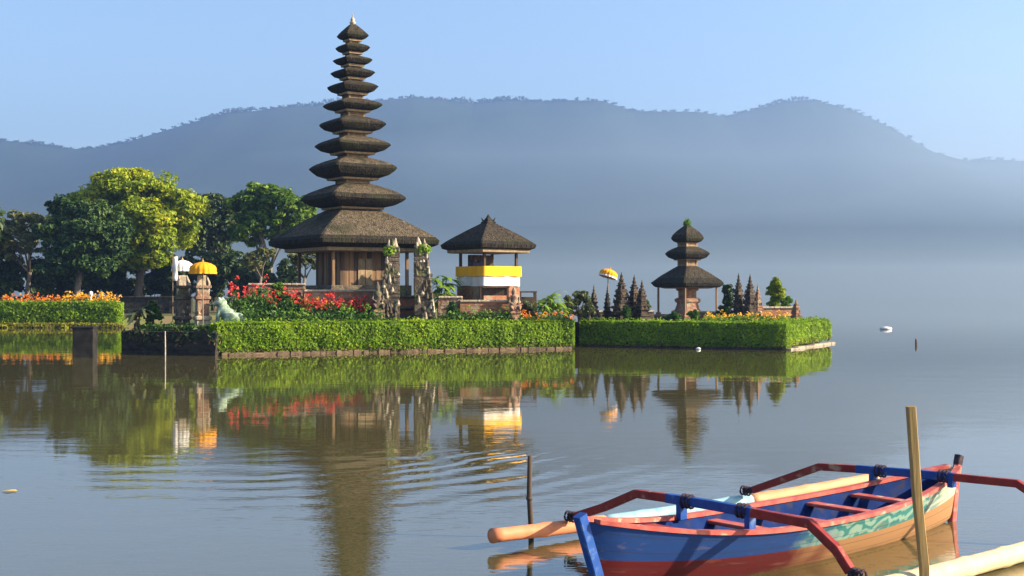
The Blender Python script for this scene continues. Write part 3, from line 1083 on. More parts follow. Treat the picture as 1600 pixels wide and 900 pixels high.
def spire(px, py_top, py_bot, hw_px, d, label, m_, group=None, seed=0, z0=None, name='stone_spire', rz=BRZ, cat='stone spire'):
    z0 = GZ if z0 is None else z0
    h = ZZ(py_top, d) - z0
    w_ = hw_px * d / FPX / 1.25
    root = empty(name, (PX(px, d), d, z0), rz, label, cat, group)
    r = random.Random(seed * 13 + 7)
    b = MB()
    hb = h * 0.24
    b.sqloft([(w_ * 1.25, 0), (w_ * 1.25, hb * .3), (w_ * 1.0, hb * .36), (w_ * .95, hb * .8), (w_ * 1.15, hb * .86), (w_ * 1.15, hb)], 4, .06, lump=.10, c=(0, 0, 0))
    b.build('base', m_, root)
    s_ = MB()
    prof = [(a * 0.92, z_ + hb + .001) for a, z_ in ornate_profile(h * .52, w_, r, 5, .3)]
    s_.sqloft(prof, 4, .08, lump=.12)
    curls(s_, h * .86, w_, r, 34)
    curls(s_, h * .7, w_ * 1.15, r, 14)
    s_.build('shaft', m_, root)
    f = MB()
    z1 = hb + h * .52
    f.lathe([(w_ * .42, z1), (w_ * .5, z1 + h * .03), (w_ * .25, z1 + h * .06), (w_ * .32, z1 + h * .10), (w_ * .17, z1 + h * .13), (w_ * .18, z1 + h * .17), (w_ * .07, z1 + h * .2), (w_ * .03, h)], (0, 0, 0), 9)
    f.build('finial', m_, root)
    return root


def gate_pillar(px, top, d, label, seed, flip):
    h = ZZ(top, d) - GZ
    root = empty('gate_pillar', (PX(px, d), d, GZ), R(8), label, 'gate pillar', 'twin halves of the split stone gate')
    r = random.Random(seed)
    wide = 0.56
    b = MB()
    steps = [(1.0, 0, .14), (.92, .14, .34), (1.0, .34, .38), (.80, .38, .56), (.88, .56, .60), (.62, .60, .74), (.70, .74, .78), (.42, .78, .88), (.48, .88, .905)]
    for (k, t0, t1) in steps:
        ww = wide * k
        # flat inner face, stepped outer face
        x0 = 0 if flip > 0 else -ww * 1.6
        b.box((x0 + ww * .8 - wide * .6 * flip, 0, (t0 + t1) / 2 * h), (ww * 1.6, .75 * (0.6 + .4 * k), (t1 - t0) * h - .004), bev=.03)
    c = b
    for i in range(85):
        t = r.uniform(.04, .92)
        k = 1.0 - .55 * t
        xo = (wide * 1.6 * k - wide * .6) * flip if r.random() < .5 else r.uniform(-wide * .5, wide * 1.5 * k - wide * .6) * flip
        yo = -.4 * k if r.random() < .75 else r.uniform(-.3, .3)
        l_ = r.uniform(.16, .42)
        c.tube([(xo * .85, yo * .8, t * h), (xo * 1.02, yo * 1.15, t * h + l_ * .3), (xo * 1.08, yo * 1.2, t * h + l_)], [r.uniform(.08, .15), .085, .01], 6, r.random() < .25)
    c.build('shaft', [M['stone'], M['stone_pale']], root)
    f = MB()
    fx = -wide * .25 * flip
    f.tube([(fx, 0, h * .90), (fx, 0, h * .94), (fx - .03 * flip, 0, h * 1.0)], [.15, .11, .02], 7)
    f.tube([(fx + .2 * flip, 0, h * .86), (fx + .27 * flip, 0, h * .91), (fx + .25 * flip, 0, h * .98)], [.10, .08, .02], 6)
    f.build('finial', M['stone_pale'], root)
    mo = np.random.default_rng(seed)
    pts, nn = clump_pts((fx + .22 * flip, -.15, h * .86), (.34, .3, .26), 240, .3, mo)
    g = foliage_obj('moss', [(leaf_arrays(pts, nn, .075, .6, 0, mo), M['leaf_lit'])], root)
    return root


gate_pillar(612, 372, 55.8, 'left carved mossy stone gate pillar in front of the pagoda steps', 4, -1)
gate_pillar(659, 370, 56.4, 'right carved mossy stone gate pillar in front of the pagoda steps', 9, 1)

# guardian figures beside the gate and pavilion: carved, seated, on small pedestals


def guardian(px, top, bot, d, label, seed, m_):
    z0 = GZ
    h = ZZ(top, d) - z0
    root = empty('guardian_statue', (PX(px, d), d, z0), R(20), label, 'statue')
    p = MB()
    ph = h * .42
    p.sqloft([(.24, 0), (.24, ph * .25), (.19, ph * .3), (.18, ph * .8), (.25, ph * .87), (.25, ph)], 3, .08, lump=.08)
    p.build('pedestal', M['stone_red'], root)
    fb = MB()
    q = h - ph
    fb.lathe([(.20, ph), (.23, ph + q * .12), (.19, ph + q * .28), (.15, ph + q * .45), (.19, ph + q * .55), (.16, ph + q * .63), (.08, ph + q * .66), (.115, ph + q * .74), (.115, ph + q * .82), (.07, ph + q * .88), (.06, ph + q * .94), (.01, ph + q)], (0, 0, 0), 10)
    for sx in (-1, 1):
        fb.tube([(sx * .18, -.02, ph + q * .56), (sx * .25, -.07, ph + q * .36), (sx * .12, -.2, ph + q * .28)], [.07, .06, .045], 7)
        fb.tube([(sx * .10, -.05, ph + q * .12), (sx * .2, -.25, ph + q * .16), (sx * .15, -.27, ph + .01)], [.09, .085, .06], 7)
    fb.build('figure', m_, root, True)
    return root


guardian(803, 448, 492, 56.9, 'weathered reddish guardian statue on a pedestal in front of the pavilion', 3, M['stone_red'])
guardian(590, 440, 492, 55.3, 'small grey guardian statue left of the gate pillars among red flowers', 5, M['stone'])

# twin carved columns at the left of the island
for (px, d, lab, seed, m_) in ((285, 54.0, 'left twin carved stone column under the white parasol', 21, M['stone']), (316, 53.6, 'right twin carved brick-red column under the yellow parasol', 22, M['stone_red'])):
    h = ZZ(446, d) - GZ
    root = empty('carved_column', (PX(px, d), d, GZ), R(25), lab, 'carved column', 'twin carved columns at the island corner')
    r = random.Random(seed)
    b = MB()
    b.sqloft([(.36, -.05), (.36, .2), (.29, .25), (.27, .42), (.35, .47), (.35, .58), (.27, .62)], 4, .06, lump=.08)
    b.build('base', M['stone'] if seed == 21 else M['stone_pale'], root)
    b = MB()
    b.sqloft([(.25, .60), (.24, h * .68), (.31, h * .70), (.31, h * .75), (.24, h * .78), (.22, h * .93), (.32, h * .95), (.32, h)], 4, .06, lump=.1)
    curls(b, h * 1.0, .30, r, 16, 1)
    sh = b.build('shaft', [m_, M['stone_pale']], root)
    c = MB()
    for sx in (-1, 1):
        c.tube([(sx * .2, -.16, h * .78), (sx * .24, -.22, h + .1), (sx * .14, -.16, h + .42)], [.055, .06, .03], 7)
    c.box((0, .12, h + .2), (.34, .12, .45), bev=.02)
    c.build('figures', M['stone_pale'], root)


# parasols
def parasol(px, top, bot, hw, d, label, m_, tilt=(0, 0), z0=GZ, m_in=None):
    root = empty('parasol', (PX(px, d), d, z0), 0, label, 'parasol')
    s = d / FPX
    zt, zb = ZZ(top, d) - z0, ZZ(bot, d) - z0
    R_ = hw * s
    p = MB()
    p.tube([(0, 0, -.05), (0, 0, zt + .02)], [.028, .022], 8)
    p.build('pole', M['timber_pale'], root)
    c = MB()
    hh = zt - zb
    prof = [(R_ * .98, 0), (R_ * 1.0, hh * .02), (R_ * .99, hh * .42), (R_ * .9, hh * .62), (R_ * .6, hh * .84), (R_ * .2, hh * .97), (.02, hh)]
    c.lathe(prof[:-1] + [(.015, hh)], (0, 0, 0), 64, 0, 16, .035)
    ob = c.build('canopy', m_, root, True)
    ob.location = (0, 0, zb)
    ob.rotation_euler = (tilt[0], tilt[1], 0)
    f = MB()
    f.lathe([(R_ * 1.01, -.05), (R_ * 1.02, .0), (R_ * 1.015, .03)], (0, 0, 0), 64, 0, 16, .05)
    fr = f.build('fringe', m_in or m_, ob, True)
    f = MB()
    f.lathe([(.035, 0), (.05, .03), (.02, .07), (.008, .14)], (0, 0, hh), 8)
    f.build('finial', M['gold'], ob)
    return root


parasol(317, 409, 426, 20.5, 53.1, 'orange-yellow parasol over the twin carved columns', M['orange_cloth'])
parasol(285, 406, 422, 16, 54.9, 'white parasol over the left carved column', M['white_cloth'])
parasol(950, 420, 432, 14, 63, 'tilted orange and cream parasol on the islet left of the shrine', M['orange_cloth'], (R(-6), R(16)), m_in=M['white_cloth'])

# white flag hanging beside the parasol
fl = empty('flag', (PX(270, 54.4), 54.4, GZ), 0, 'narrow white banner hanging from a thin pole left of the white parasol', 'banner')
m2 = MB()
m2.tube([(0, 0, 0), (0, 0, ZZ(398, 54.4) - GZ)], [.02, .014], 6)
m2.build('pole', M['timber_pale'], fl)
m2 = MB()
vs_ = []
for i in range(9):
    zz_ = ZZ(401 + 38 * i / 8, 54.4) - GZ
    for (x, y) in ((.02, 0), (.10, .03 * math.sin(i * 1.3)), (.2, .05 * math.sin(i * 1.1 + 1))):
        vs_.append((x, y, zz_))
m2.add(vs_, [(i * 3 + j, i * 3 + j + 1, i * 3 + j + 4, i * 3 + j + 3) for i in range(8) for j in range(2)])
o = m2.build('cloth', M['white_cloth'], fl, True)
o.modifiers.new('thick', 'SOLIDIFY').thickness = .006


# stone frog
def frog():
    d = 53.4
    root = MB()
    k = 1.0
    mdl = []
    bm = bmesh.new()

    def ell(c, r_, rot=(0, 0, 0)):
        from mathutils import Matrix, Euler
        m4 = Matrix.Translation(c) @ Euler(rot).to_matrix().to_4x4() @ Matrix.Diagonal((*r_, 1))
        bmesh.ops.create_uvsphere(bm, u_segments=18, v_segments=12, radius=1.0, matrix=m4)
    # facing left (-x), seated: haunches right, chest and raised head left
    ell((0.06, 0, .40), (.34, .28, .24), (0, R(35), 0))
    ell((-.16, 0, .58), (.24, .24, .26))
    ell((-.28, 0, .86), (.23, .22, .15), (0, R(-12), 0))
    ell((-.43, 0, .82), (.14, .18, .09))
    for s_ in (-1, 1):
        ell((-.27, .13 * s_, 1.0), (.075, .065, .075))
        ell((.22, .27 * s_, .27), (.27, .13, .22), (0, R(-25), 0))
        ell((.44, .27 * s_, .20), (.14, .09, .20), (0, R(10), 0))
        ell((.18, .33 * s_, .06), (.3, .10, .06))
        ell((-.27, .2 * s_, .36), (.08, .08, .28), (0, R(10), 0))
        ell((-.36, .23 * s_, .05), (.15, .09, .05))
    me = bpy.data.meshes.new('frog_statue')
    bm.to_mesh(me)
    bm.free()
    me.materials.append(M['frog'])
    me.polygons.foreach_set('use_smooth', [True] * len(me.polygons))
    o_ = bpy.data.objects.new('frog_statue', me)
    COL.objects.link(o_)
    o_.location = (PX(356, d), d, GZ + .20)
    o_.scale = (1.2, 1.2, 1.12)
    o_.rotation_euler = (0, 0, R(-14))
    rm = o_.modifiers.new('join', 'REMESH')
    rm.mode = 'VOXEL'
    rm.voxel_size = 0.028
    rm.use_smooth_shade = True
    sm = o_.modifiers.new('soft', 'SMOOTH')
    sm.iterations = 4
    return tag(o_, 'pale green stone frog statue sitting at the left end of the bright hedge', 'statue')


frog()


# ------------------------------------------------------------------ low brick walls of the compound
def brick_wall(pa, pb, da, db, top, label, m_=None, thick=.4, name='brick_wall', cope=True, z0=GZ):
    a = Vector((PX(pa, da), da))
    b = Vector((PX(pb, db), db))
    dd = b - a
    an = math.atan2(dd.y, dd.x)
    c = a.lerp(b, .5)
    zt = ZZ(top, (da + db) / 2)
    root = empty(name, (c.x, c.y, z0), an, label, 'wall')
    h = zt - z0
    m_ = m_ or M['brick']
    w_ = MB()
    rows = max(2, int(h / .16))
    for i in range(rows):
        w_.box((0, 0, h * (i + .5) / rows), (dd.length, thick * (.92 if i % 2 else 1), h / rows * .985), bev=.008)
    w_.build('courses', m_, root)
    if cope:
        w_ = MB()
        nn_ = max(2, int(dd.length / .6))
        for i in range(nn_):
            w_.box((-dd.length / 2 + dd.length * (i + .5) / nn_, 0, h + .052), (dd.length / nn_ * .98, thick + .14, .09), bev=.02)
        w_.build('coping', M['stone_pale'], root)
    return root


brick_wall(388, 478, 57.2, 57.6, 446, 'long low dark brick wall behind the red cannas left of the pagoda', M['stone_red'])
brick_wall(474, 600, 56.0, 57.2, 456, 'orange brick terrace wall behind the flower bed under the pagoda')
brick_wall(684, 722, 57.0, 57.2, 466, 'short weathered brick wall between gate pillar and pavilion', M['stone_red'])
brick_wall(718, 800, 57.0, 57.4, 472, 'low brick terrace wall in front of the pavilion')
brick_wall(1090, 1190, 64.5, 63.5, 489, 'low orange kerb wall in front of the small shrine', z0=GZ)
brick_wall(1186, 1246, 64.0, 64.6, 482, 'orange brick wall at the right end of the islet')
brick_wall(905, 1020, 66.5, 67.5, 488, 'low dark wall behind the stone spires on the islet', M['stone'])

# spires on the islet
G1 = 'dark carved stone spires on the islet'
spire(928, 444, 492, 8, 62, 'short squat stone spire at the far left of the islet', M['stone'], G1, 1)
spire(949, 446, 494, 6.5, 62.5, 'thin dark stone spire right beside the tilted parasol', M['stone_dark'], G1, 2)
spire(971, 425, 500, 16, 61.5, 'broad tall dark stone spire, first of the close group left of the shrine', M['spire_stone'], G1, 3)
spire(991, 429, 500, 13, 62, 'slender tall stone spire in the middle of the close group left of the shrine', M['spire_stone'], G1, 4)
spire(1003, 437, 500, 12, 61.4, 'shorter stone spire at the right of the close group left of the shrine', M['spire_stone'], G1, 5)
spire(1154, 426, 496, 11, 63.5, 'dark slender stone spire just right of the shrine beside a dark bush', M['spire_stone'], G1, 6)
spire(1172, 428, 496, 13, 63, 'dark carved stone spire between shrine and round bush', M['spire_stone'], G1, 7)
spire(1184, 444, 496, 9, 63.8, 'small brown stone spire touching the round bush', M['stone_red'], G1, 8)
spire(1244, 467, 500, 9, 63.2, 'tiny reddish corner spire at the right end of the brick wall', M['stone_red'], G1, 9)


# ------------------------------------------------------------------ plants
def shrub(px, top, bot, hw, d, label, m_, n=5, leaves=70, size=.09, seed=0, name='shrub', z0=GZ, group=None, sub=.42, stem=True):
    s = d / FPX
    h = ZZ(top, d) - z0
    W = hw * s
    root = empty(name, (PX(px, d), d, z0), 0, label, 'shrub' if name != 'bush' else 'bush', group)
    r = random.Random(seed + 100)
    cs = [((r.uniform(-.45, .45) * W, r.uniform(-.5, .5) * W, h * r.uniform(.35, .72)), (W * .55, W * .55, h * .28)) for _ in range(n)]
    cs.append(((0, 0, h * .72), (W * .45, W * .45, h * .27)))
    t = MB()
    for k in range(5):
        c = cs[k % len(cs)][0]
        t.tube([(0, 0, 0), (c[0] * .4, c[1] * .4, c[2] * .5), c], [.04, .03, .01], 5)
    t.build('stem', M['bark'], root)
    foliage_obj('foliage', [(crown(cs, 9, leaves, size, seed + 7, sub), m_)], root)
    return root


def fan_plant(px, top, d, label, m_, seed, n=26, size=1.0, z0=GZ, name='leafy_plant'):
    """Upright plant of long arching blades on a few stems."""
    h = ZZ(top, d) - z0
    root = empty(name, (PX(px, d), d, z0), 0, label, 'plant')
    r = random.Random(seed)
    st = MB()
    lf = MB()
    tops = []
    for k in range(4):
        e = Vector((r.uniform(-.4, .4) * size, r.uniform(-.4, .4) * size, h * r.uniform(.45, .8)))
        st.tube([(e.x * .3, e.y * .3, 0), (e.x * .6, e.y * .6, e.z * .6), e], [.05, .04, .03], 6)
        tops.append(e)
    for k in range(n * 2):
        b = tops[k % 4] - Vector((0, 0, r.uniform(0, .3) * h))
        an = r.uniform(0, 2 * PI)
        l_ = r.uniform(.5, .85) * size
        up = r.uniform(.25, .9)
        dx, dy = math.cos(an), math.sin(an)
        w_ = .105 * size
        pts = []
        for i in range(5):
            t = i / 4
            p = b + Vector((dx * l_ * t, dy * l_ * t, l_ * (up * t - .75 * t * t)))
            ww = w_ * (math.sin(PI * (t * .8 + .15)))
            pts.append((p.x - dy * ww, p.y + dx * ww, p.z))
            pts.append((p.x + dy * ww, p.y - dx * ww, p.z))
        lf.add(pts, [(i * 2, i * 2 + 1, i * 2 + 3, i * 2 + 2) for i in range(4)])
    st.build('stem', M['bark'], root, True)
    lf.build('foliage', m_, root)
    return root


fan_plant(869, 430, 58.6, 'bright green tall leafy plant at the right end of the main hedge', M['leaf_lit'], 3, 46, 1.05)
fan_plant(853, 452, 58.2, 'shorter leafy plant left of the tall bright one near the hedge end', M['leaf_lit'], 4, 26, .7)
fan_plant(690, 404, 59.2, 'yellow-green leafy plant between right gate pillar and pavilion', M['leaf_lit'], 6, 44, 1.1)
fan_plant(700, 430, 58.2, 'lower yellow-green leafy plant against the pavilion base', M['leaf_lit'], 7, 30, .8)
fan_plant(212, 464, 53.9, 'pale broad-leaved plant on the dark wall at the island corner', M['leaf_grey'], 8, 24, .8)
shrub(240, 470, 490, 22, 54.2, 'green shrub with orange tips on the dark wall left of the twin columns', M['leaf'], 4, 60, .08, 31)
shrub(905, 452, 490, 17, 61.5, 'grey-green flowering shrub beside the tall leafy plant', M['leaf_grey'], 5, 60, .08, 32)
shrub(887, 462, 492, 12, 60.8, 'small pale shrub in front of the grey-green one', M['leaf_grey'], 4, 50, .07, 33)
shrub(920, 468, 492, 10, 60.5, 'low pale shrub at the left foot of the squat spire', M['leaf_grey'], 3, 50, .07, 34)
shrub(1138, 440, 492, 11, 64.5, 'dark cone-shaped bush right of the shrine', M['tree_dark'], 5, 70, .08, 35, 'bush')
shrub(1210, 433, 484, 17, 68, 'round yellow-green bush behind the orange brick wall', M['tree_sunny'], 6, 80, .09, 36, 'bush')
shrub(1229, 462, 486, 9, 67, 'small bright bush touching the round one on its right', M['leaf_bright'], 4, 60, .08, 37, 'bush')
shrub(1010, 470, 496, 10, 62.8, 'low green shrub at the foot of the spires left of the shrine', M['leaf'], 3, 50, .08, 38)
shrub(1052, 488, 500, 16, 65.5, 'low dark plant in front of the shrine plinth', M['leaf'], 3, 50, .08, 39)

shrub(402, 446, 492, 18, 56.3, 'dark leafy shrub in front of the left end of the long brick wall', M['leaf'], 5, 60, .08, 81)
shrub(436, 440, 492, 20, 56.4, 'taller green shrub in front of the middle of the long brick wall', M['tree_green'], 5, 60, .08, 82)
shrub(466, 452, 492, 14, 56.2, 'small red-tipped shrub where the two brick walls meet', M['red'], 3, 26, .06, 83)
shrub(452, 458, 494, 16, 55.9, 'low green shrub under the red-tipped one', M['leaf'], 4, 50, .08, 84)
shrub(708, 470, 494, 14, 56.5, 'low round shrub at the foot of the right gate pillar', M['leaf'], 4, 50, .075, 85)
shrub(826, 466, 492, 14, 58.4, 'mixed pale shrub in front of the small dark table', M['leaf_grey'], 4, 50, .075, 86)
shrub(1085, 484, 498, 12, 63.4, 'low bright shrub in front of the shrine altar', M['leaf_bright'], 3, 50, .07, 87)
shrub(1128, 476, 498, 12, 63.2, 'low green shrub between the shrine and the dark cone-shaped bush', M['leaf'], 3, 50, .07, 88)
shrub(979, 474, 500, 10, 60.6, 'low dark shrub between the first two tall spires', M['leaf'], 3, 50, .07, 89)

r0 = random.Random(77)


def flower_bed(pa, pb, da, db, top, bot, m_f, label, n_l, n_f, flower_frac=.45, size=.085, seed=0, dep=1.2, z0=GZ, ml=None):
    """Mass planting: a drift of leaves with blooms over them."""
    r = np.random.default_rng(seed)
    a = np.array([PX(pa, da), da])
    b = np.array([PX(pb, db), db])
    d_ = (b - a)
    h = ZZ(top, (da + db) / 2) - z0
    nrm = np.array([d_[1], -d_[0]]) / np.linalg.norm(d_)

    def pos(n, zlo, zhi):
        t = r.uniform(0, 1, n)
        q = r.uniform(-.5, .5, n) * dep
        hh = np.array([0.85 + .3 * noise.noise(Vector((float(x) * 9 + seed, float(y) * 1.5, 0))) for x, y in zip(t, q)])
        z_ = z0 + h * hh * r.uniform(zlo, zhi, n)
        return np.stack([a[0] + d_[0] * t + nrm[0] * q, a[1] + d_[1] * t + nrm[1] * q, z_], 1)
    p1 = pos(n_l, .05, .8)
    up = np.tile(np.array([nrm[0] * .4, nrm[1] * .4, .7]), (n_l, 1)) + r.normal(size=(n_l, 3)) * .6
    g = [(leaf_arrays(p1, up, size, .45, .3, r), ml or M['leaf'])]
    # blooms come in heads of several petals
    heads = pos(n_f, 1 - flower_frac, 1.05)
    p2 = np.repeat(heads, 6, axis=0) + r.normal(size=(n_f * 6, 3)) * size * .55
    up = r.normal(size=(n_f * 6, 3)) + np.array([.3, -.5, .6])
    g.append((leaf_arrays(p2, up, size * .6, .75, 0, r), m_f))
    o_ = foliage_obj('flower_bed', g)
    return tag(o_, label, 'flower bed', None, 'stuff')


flower_bed(352, 425, 54.4, 55.2, 436, 495, M['red'], 'tall red canna flowers behind the frog statue', 2300, 40, .26, .09, 1, 1.3)
flower_bed(420, 484, 55.0, 55.6, 452, 495, M['red'], 'dark leafy bed with few red blooms left of the terrace wall', 2000, 20, .3, .10, 2, 1.2)
flower_bed(478, 600, 54.9, 55.9, 462, 497, M['red'], 'drift of red and pink flowers below the pagoda terrace', 2800, 140, .40, .085, 3, .9)
flower_bed(470, 566, 55.2, 56.0, 466, 497, M['orange'], 'orange and yellow flowers mixed below the pagoda terrace', 1200, 130, .4, .08, 4, .6)
flower_bed(380, 600, 53.6, 55.0, 478, 500, M['leaf_bright'], 'low green ground plants along the back of the bright hedge', 2600, 60, .3, .085, 5, .9)
flower_bed(690, 800, 56.0, 56.9, 481, 500, M['leaf_bright'], 'low green plants in front of the pavilion terrace wall', 1800, 40, .3, .085, 6, .7)
flower_bed(790, 895, 57.0, 57.9, 486, 500, M['orange'], 'low plants with a few orange blooms near the hedge end', 1300, 46, .4, .08, 7, .8)
flower_bed(1100, 1232, 61.8, 61.6, 488, 503, M['yellow'], 'low yellow flowers along the islet hedge in front of the shrine', 1700, 120, .5, .075, 8, 1.0, ml=M['leaf_bright'])
flower_bed(0, 95, 94, 94, 459, 478, M['orange'], 'pinkish orange flower row behind the far left hedge', 1700, 190, .5, .12, 9, 1.6, z0=.75)
flower_bed(98, 183, 94, 94, 457, 478, M['yellow'], 'golden yellow flower row behind the far left hedge', 1500, 260, .5, .12, 10, 1.6, z0=.75)

# ------------------------------------------------------------------ trees on the left shore
SZ = 0.75


def lobes(base, items):
    """items: (px, py, d, rx_px, rz_px) turned into centres relative to base."""
    out = []
    for (px, py, d_, rx, rz) in items:
        p = P(px, py, d_)
        out.append(((p.x - base[0], p.y - base[1], p.z - base[2]), (rx * d_ / FPX, rx * d_ / FPX * .9, rz * d_ / FPX)))
    return out


b0 = (PX(214, 112), 112, SZ)
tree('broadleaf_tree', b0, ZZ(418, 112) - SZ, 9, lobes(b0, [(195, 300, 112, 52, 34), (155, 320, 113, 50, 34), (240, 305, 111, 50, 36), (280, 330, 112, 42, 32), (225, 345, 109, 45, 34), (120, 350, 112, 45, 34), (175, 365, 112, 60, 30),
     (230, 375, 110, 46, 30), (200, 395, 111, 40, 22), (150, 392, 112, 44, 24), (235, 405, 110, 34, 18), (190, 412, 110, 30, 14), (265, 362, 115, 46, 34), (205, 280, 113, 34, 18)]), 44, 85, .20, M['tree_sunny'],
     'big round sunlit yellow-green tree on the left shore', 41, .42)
b0 = (PX(118, 105), 105, SZ)  # added tree: its dark crown paints the shaded side of the sunlit one
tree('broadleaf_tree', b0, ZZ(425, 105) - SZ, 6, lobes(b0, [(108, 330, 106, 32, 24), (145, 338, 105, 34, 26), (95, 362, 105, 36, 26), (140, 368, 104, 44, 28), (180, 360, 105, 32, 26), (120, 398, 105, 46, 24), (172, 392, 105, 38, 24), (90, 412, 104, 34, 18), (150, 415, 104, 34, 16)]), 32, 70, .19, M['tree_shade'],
     'dark tree added as the shaded left side of the sunlit tree', 42, .3)
b0 = (PX(40, 108), 108, SZ)
tree('broadleaf_tree', b0, ZZ(425, 108) - SZ, 5, lobes(b0, [(45, 352, 108, 34, 22), (20, 372, 108, 36, 22), (58, 378, 106, 26, 22), (5, 395, 108, 30, 22)]), 24, 42, .24, M['tree_olive'],
     'thin olive-brown tree at the far left edge', 43, .22)
b0 = (PX(335, 122), 122, SZ)
tree('broadleaf_tree', b0, ZZ(420, 122) - SZ, 6, lobes(b0, [(335, 325, 122, 34, 26), (310, 350, 122, 34, 30), (355, 350, 122, 36, 32), (330, 380, 122, 44, 26)]), 28, 75, .22, M['tree_dark'],
     'dark tree between the sunlit tree and the green one', 44, .3)
b0 = (PX(415, 112), 112, SZ)
tree('broadleaf_tree', b0, ZZ(415, 112) - SZ, 7, lobes(b0, [(410, 306, 112, 30, 22), (385, 325, 112, 28, 24), (435, 320, 111, 32, 24), (465, 330, 112, 28, 24), (410, 350, 112, 40, 24), (450, 358, 112, 34, 20), (385, 365, 112, 26, 18)]), 40, 70, .20, M['tree_green'],
     'green tree standing just left of the tall pagoda', 45, .3)
b0 = (PX(470, 74), 74, GZ)
tree('small_tree', b0, ZZ(432, 74) - GZ, 5, lobes(b0, [(462, 402, 74, 14, 10), (482, 398, 74, 14, 12), (470, 412, 74, 20, 10), (490, 412, 74, 10, 10)]), 12, 26, .13, M['leaf_grey'],
     'small thin forked tree beside the pagoda hall', 46, .12)
b0 = (PX(402, 100), 100, SZ)
tree('small_tree', b0, ZZ(432, 100) - SZ, 4, lobes(b0, [(400, 405, 100, 16, 14), (415, 395, 100, 14, 12), (388, 412, 100, 12, 10)]), 12, 30, .2, M['tree_olive'],
     'slender tree below the green one left of the pagoda', 47, .14)
b0 = (PX(-60, 105), 105, SZ)
tree('broadleaf_tree', b0, ZZ(420, 105) - SZ, 5, lobes(b0, [(-60, 330, 105, 50, 40), (-30, 365, 105, 40, 30), (-90, 370, 105, 50, 34)]), 26, 44, .3, M['tree_dark'],
     'dark tree beyond the left edge of the view', 48, .3)

# dark shrubs under the trees, a row of them
uc = [(15, 420, 34, 110), (60, 425, 30, 110), (100, 428, 34, 112), (150, 424, 34, 114), (195, 430, 30, 116), (245, 428, 32, 114), (292, 424, 30, 112), (335, 420, 30, 112), (372, 424, 26, 110), (410, 432, 24, 109), (446, 434, 22, 108)]
ul = ['at the left edge', 'second from the left edge', 'below the dark left tree', 'left of the sunlit trunk', 'right behind the sunlit trunk', 'right of the sunlit trunk', 'behind the white parasol',
      'behind the orange parasol', 'behind the red cannas', 'left of the slender tree foot', 'nearest the pagoda hall']
for i, ((px, top, hw, d_), wl) in enumerate(zip(uc, ul)):
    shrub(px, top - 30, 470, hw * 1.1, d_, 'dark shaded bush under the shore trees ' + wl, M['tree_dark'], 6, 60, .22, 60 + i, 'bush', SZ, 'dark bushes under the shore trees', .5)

# dark shore wall behind the hedge under the trees
mb = MB()
xa, xb = PX(-80, 106), PX(300, 106)
k = 22
for i in range(k):
    mb.box((xa + (xb - xa) * (i + .5) / k, 106 + rnd.uniform(-.04, .04), SZ + .65), ((xb - xa) / k * .985, .5, 1.3), 0, bev=.03)
mb.box(((xa + xb) / 2, 106, SZ + 1.36), (xb - xa + .2, .7, .12), 0, bev=.03)
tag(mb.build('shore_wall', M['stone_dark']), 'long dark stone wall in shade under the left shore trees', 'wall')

# small pale lamp post by the left flower rows
lp = empty('lamp_post', (PX(142, 92.9), 92.9, SZ), 0, 'small pale lamp post behind the golden flower row', 'lamp')
m2 = MB()
m2.tube([(0, 0, 0), (0, 0, 1.55)], [.05, .04], 8)
m2.build('pole', M['white_cloth'], lp)
m2 = MB()
m2.lathe([(.06, 1.5), (.13, 1.55), (.15, 1.72), (.1, 1.82), (.02, 1.86)], (0, 0, 0), 12)
m2.build('lamp_head', M['white_cloth'], lp, True)

# ------------------------------------------------------------------ things standing or floating in the lake
m2 = MB()
m2.box((PX(133, 50.6), 50.6, .27), (.78, .7, 1.78), R(3), bev=.03)
m2.box((PX(133, 50.6), 50.6, 1.18), (.86, .78, .08), R(3), bev=.02)
tag(m2.build('concrete_pier', M['concrete']), 'square dark concrete pier standing in the water at the far left', 'pier')

m2 = MB()
m2.tube([(0, 0, -1.0), (.005, 0, .5), (.0, 0, 1.1)], [.03, .026, .02], 8)
o = m2.build('water_stake', M['stone_pale'], None, True)
o.location = (PX(258, 48), 48, 0)
tag(o, 'thin pale stake in the water in front of the dark corner wall', 'stake')

m2 = MB()
m2.tube([(0.02, 0, -1.0), (.012, 0, .1), (-.008, 0, .45), (0.0, 0, .86)], [.032, .030, .028, .026], 10)
m2.tube([(-.008, 0, .40), (-.007, 0, .43)], [.035, .035], 10)
o = m2.build('water_stake', M['timber_dark'], None, True)
o.location = (PX(828, 13.5), 13.5, 0)
tag(o, 'thin dark stake in the water behind the orange float end', 'stake')

m2 = MB()
dd = 10.9
zt = ZZ(635, dd)
m2.bar([(PX(1446, dd) + .02, dd, -1.0), (PX(1444, dd), dd, .25), (PX(1434, dd), dd + .02, .85), (PX(1423, dd), dd, zt)], .082, .07, (0, 1, 0))
o = m2.build('mooring_post', M['pole'])
tag(o, 'tall squared tan mooring post standing beside the outrigger boat', 'post')

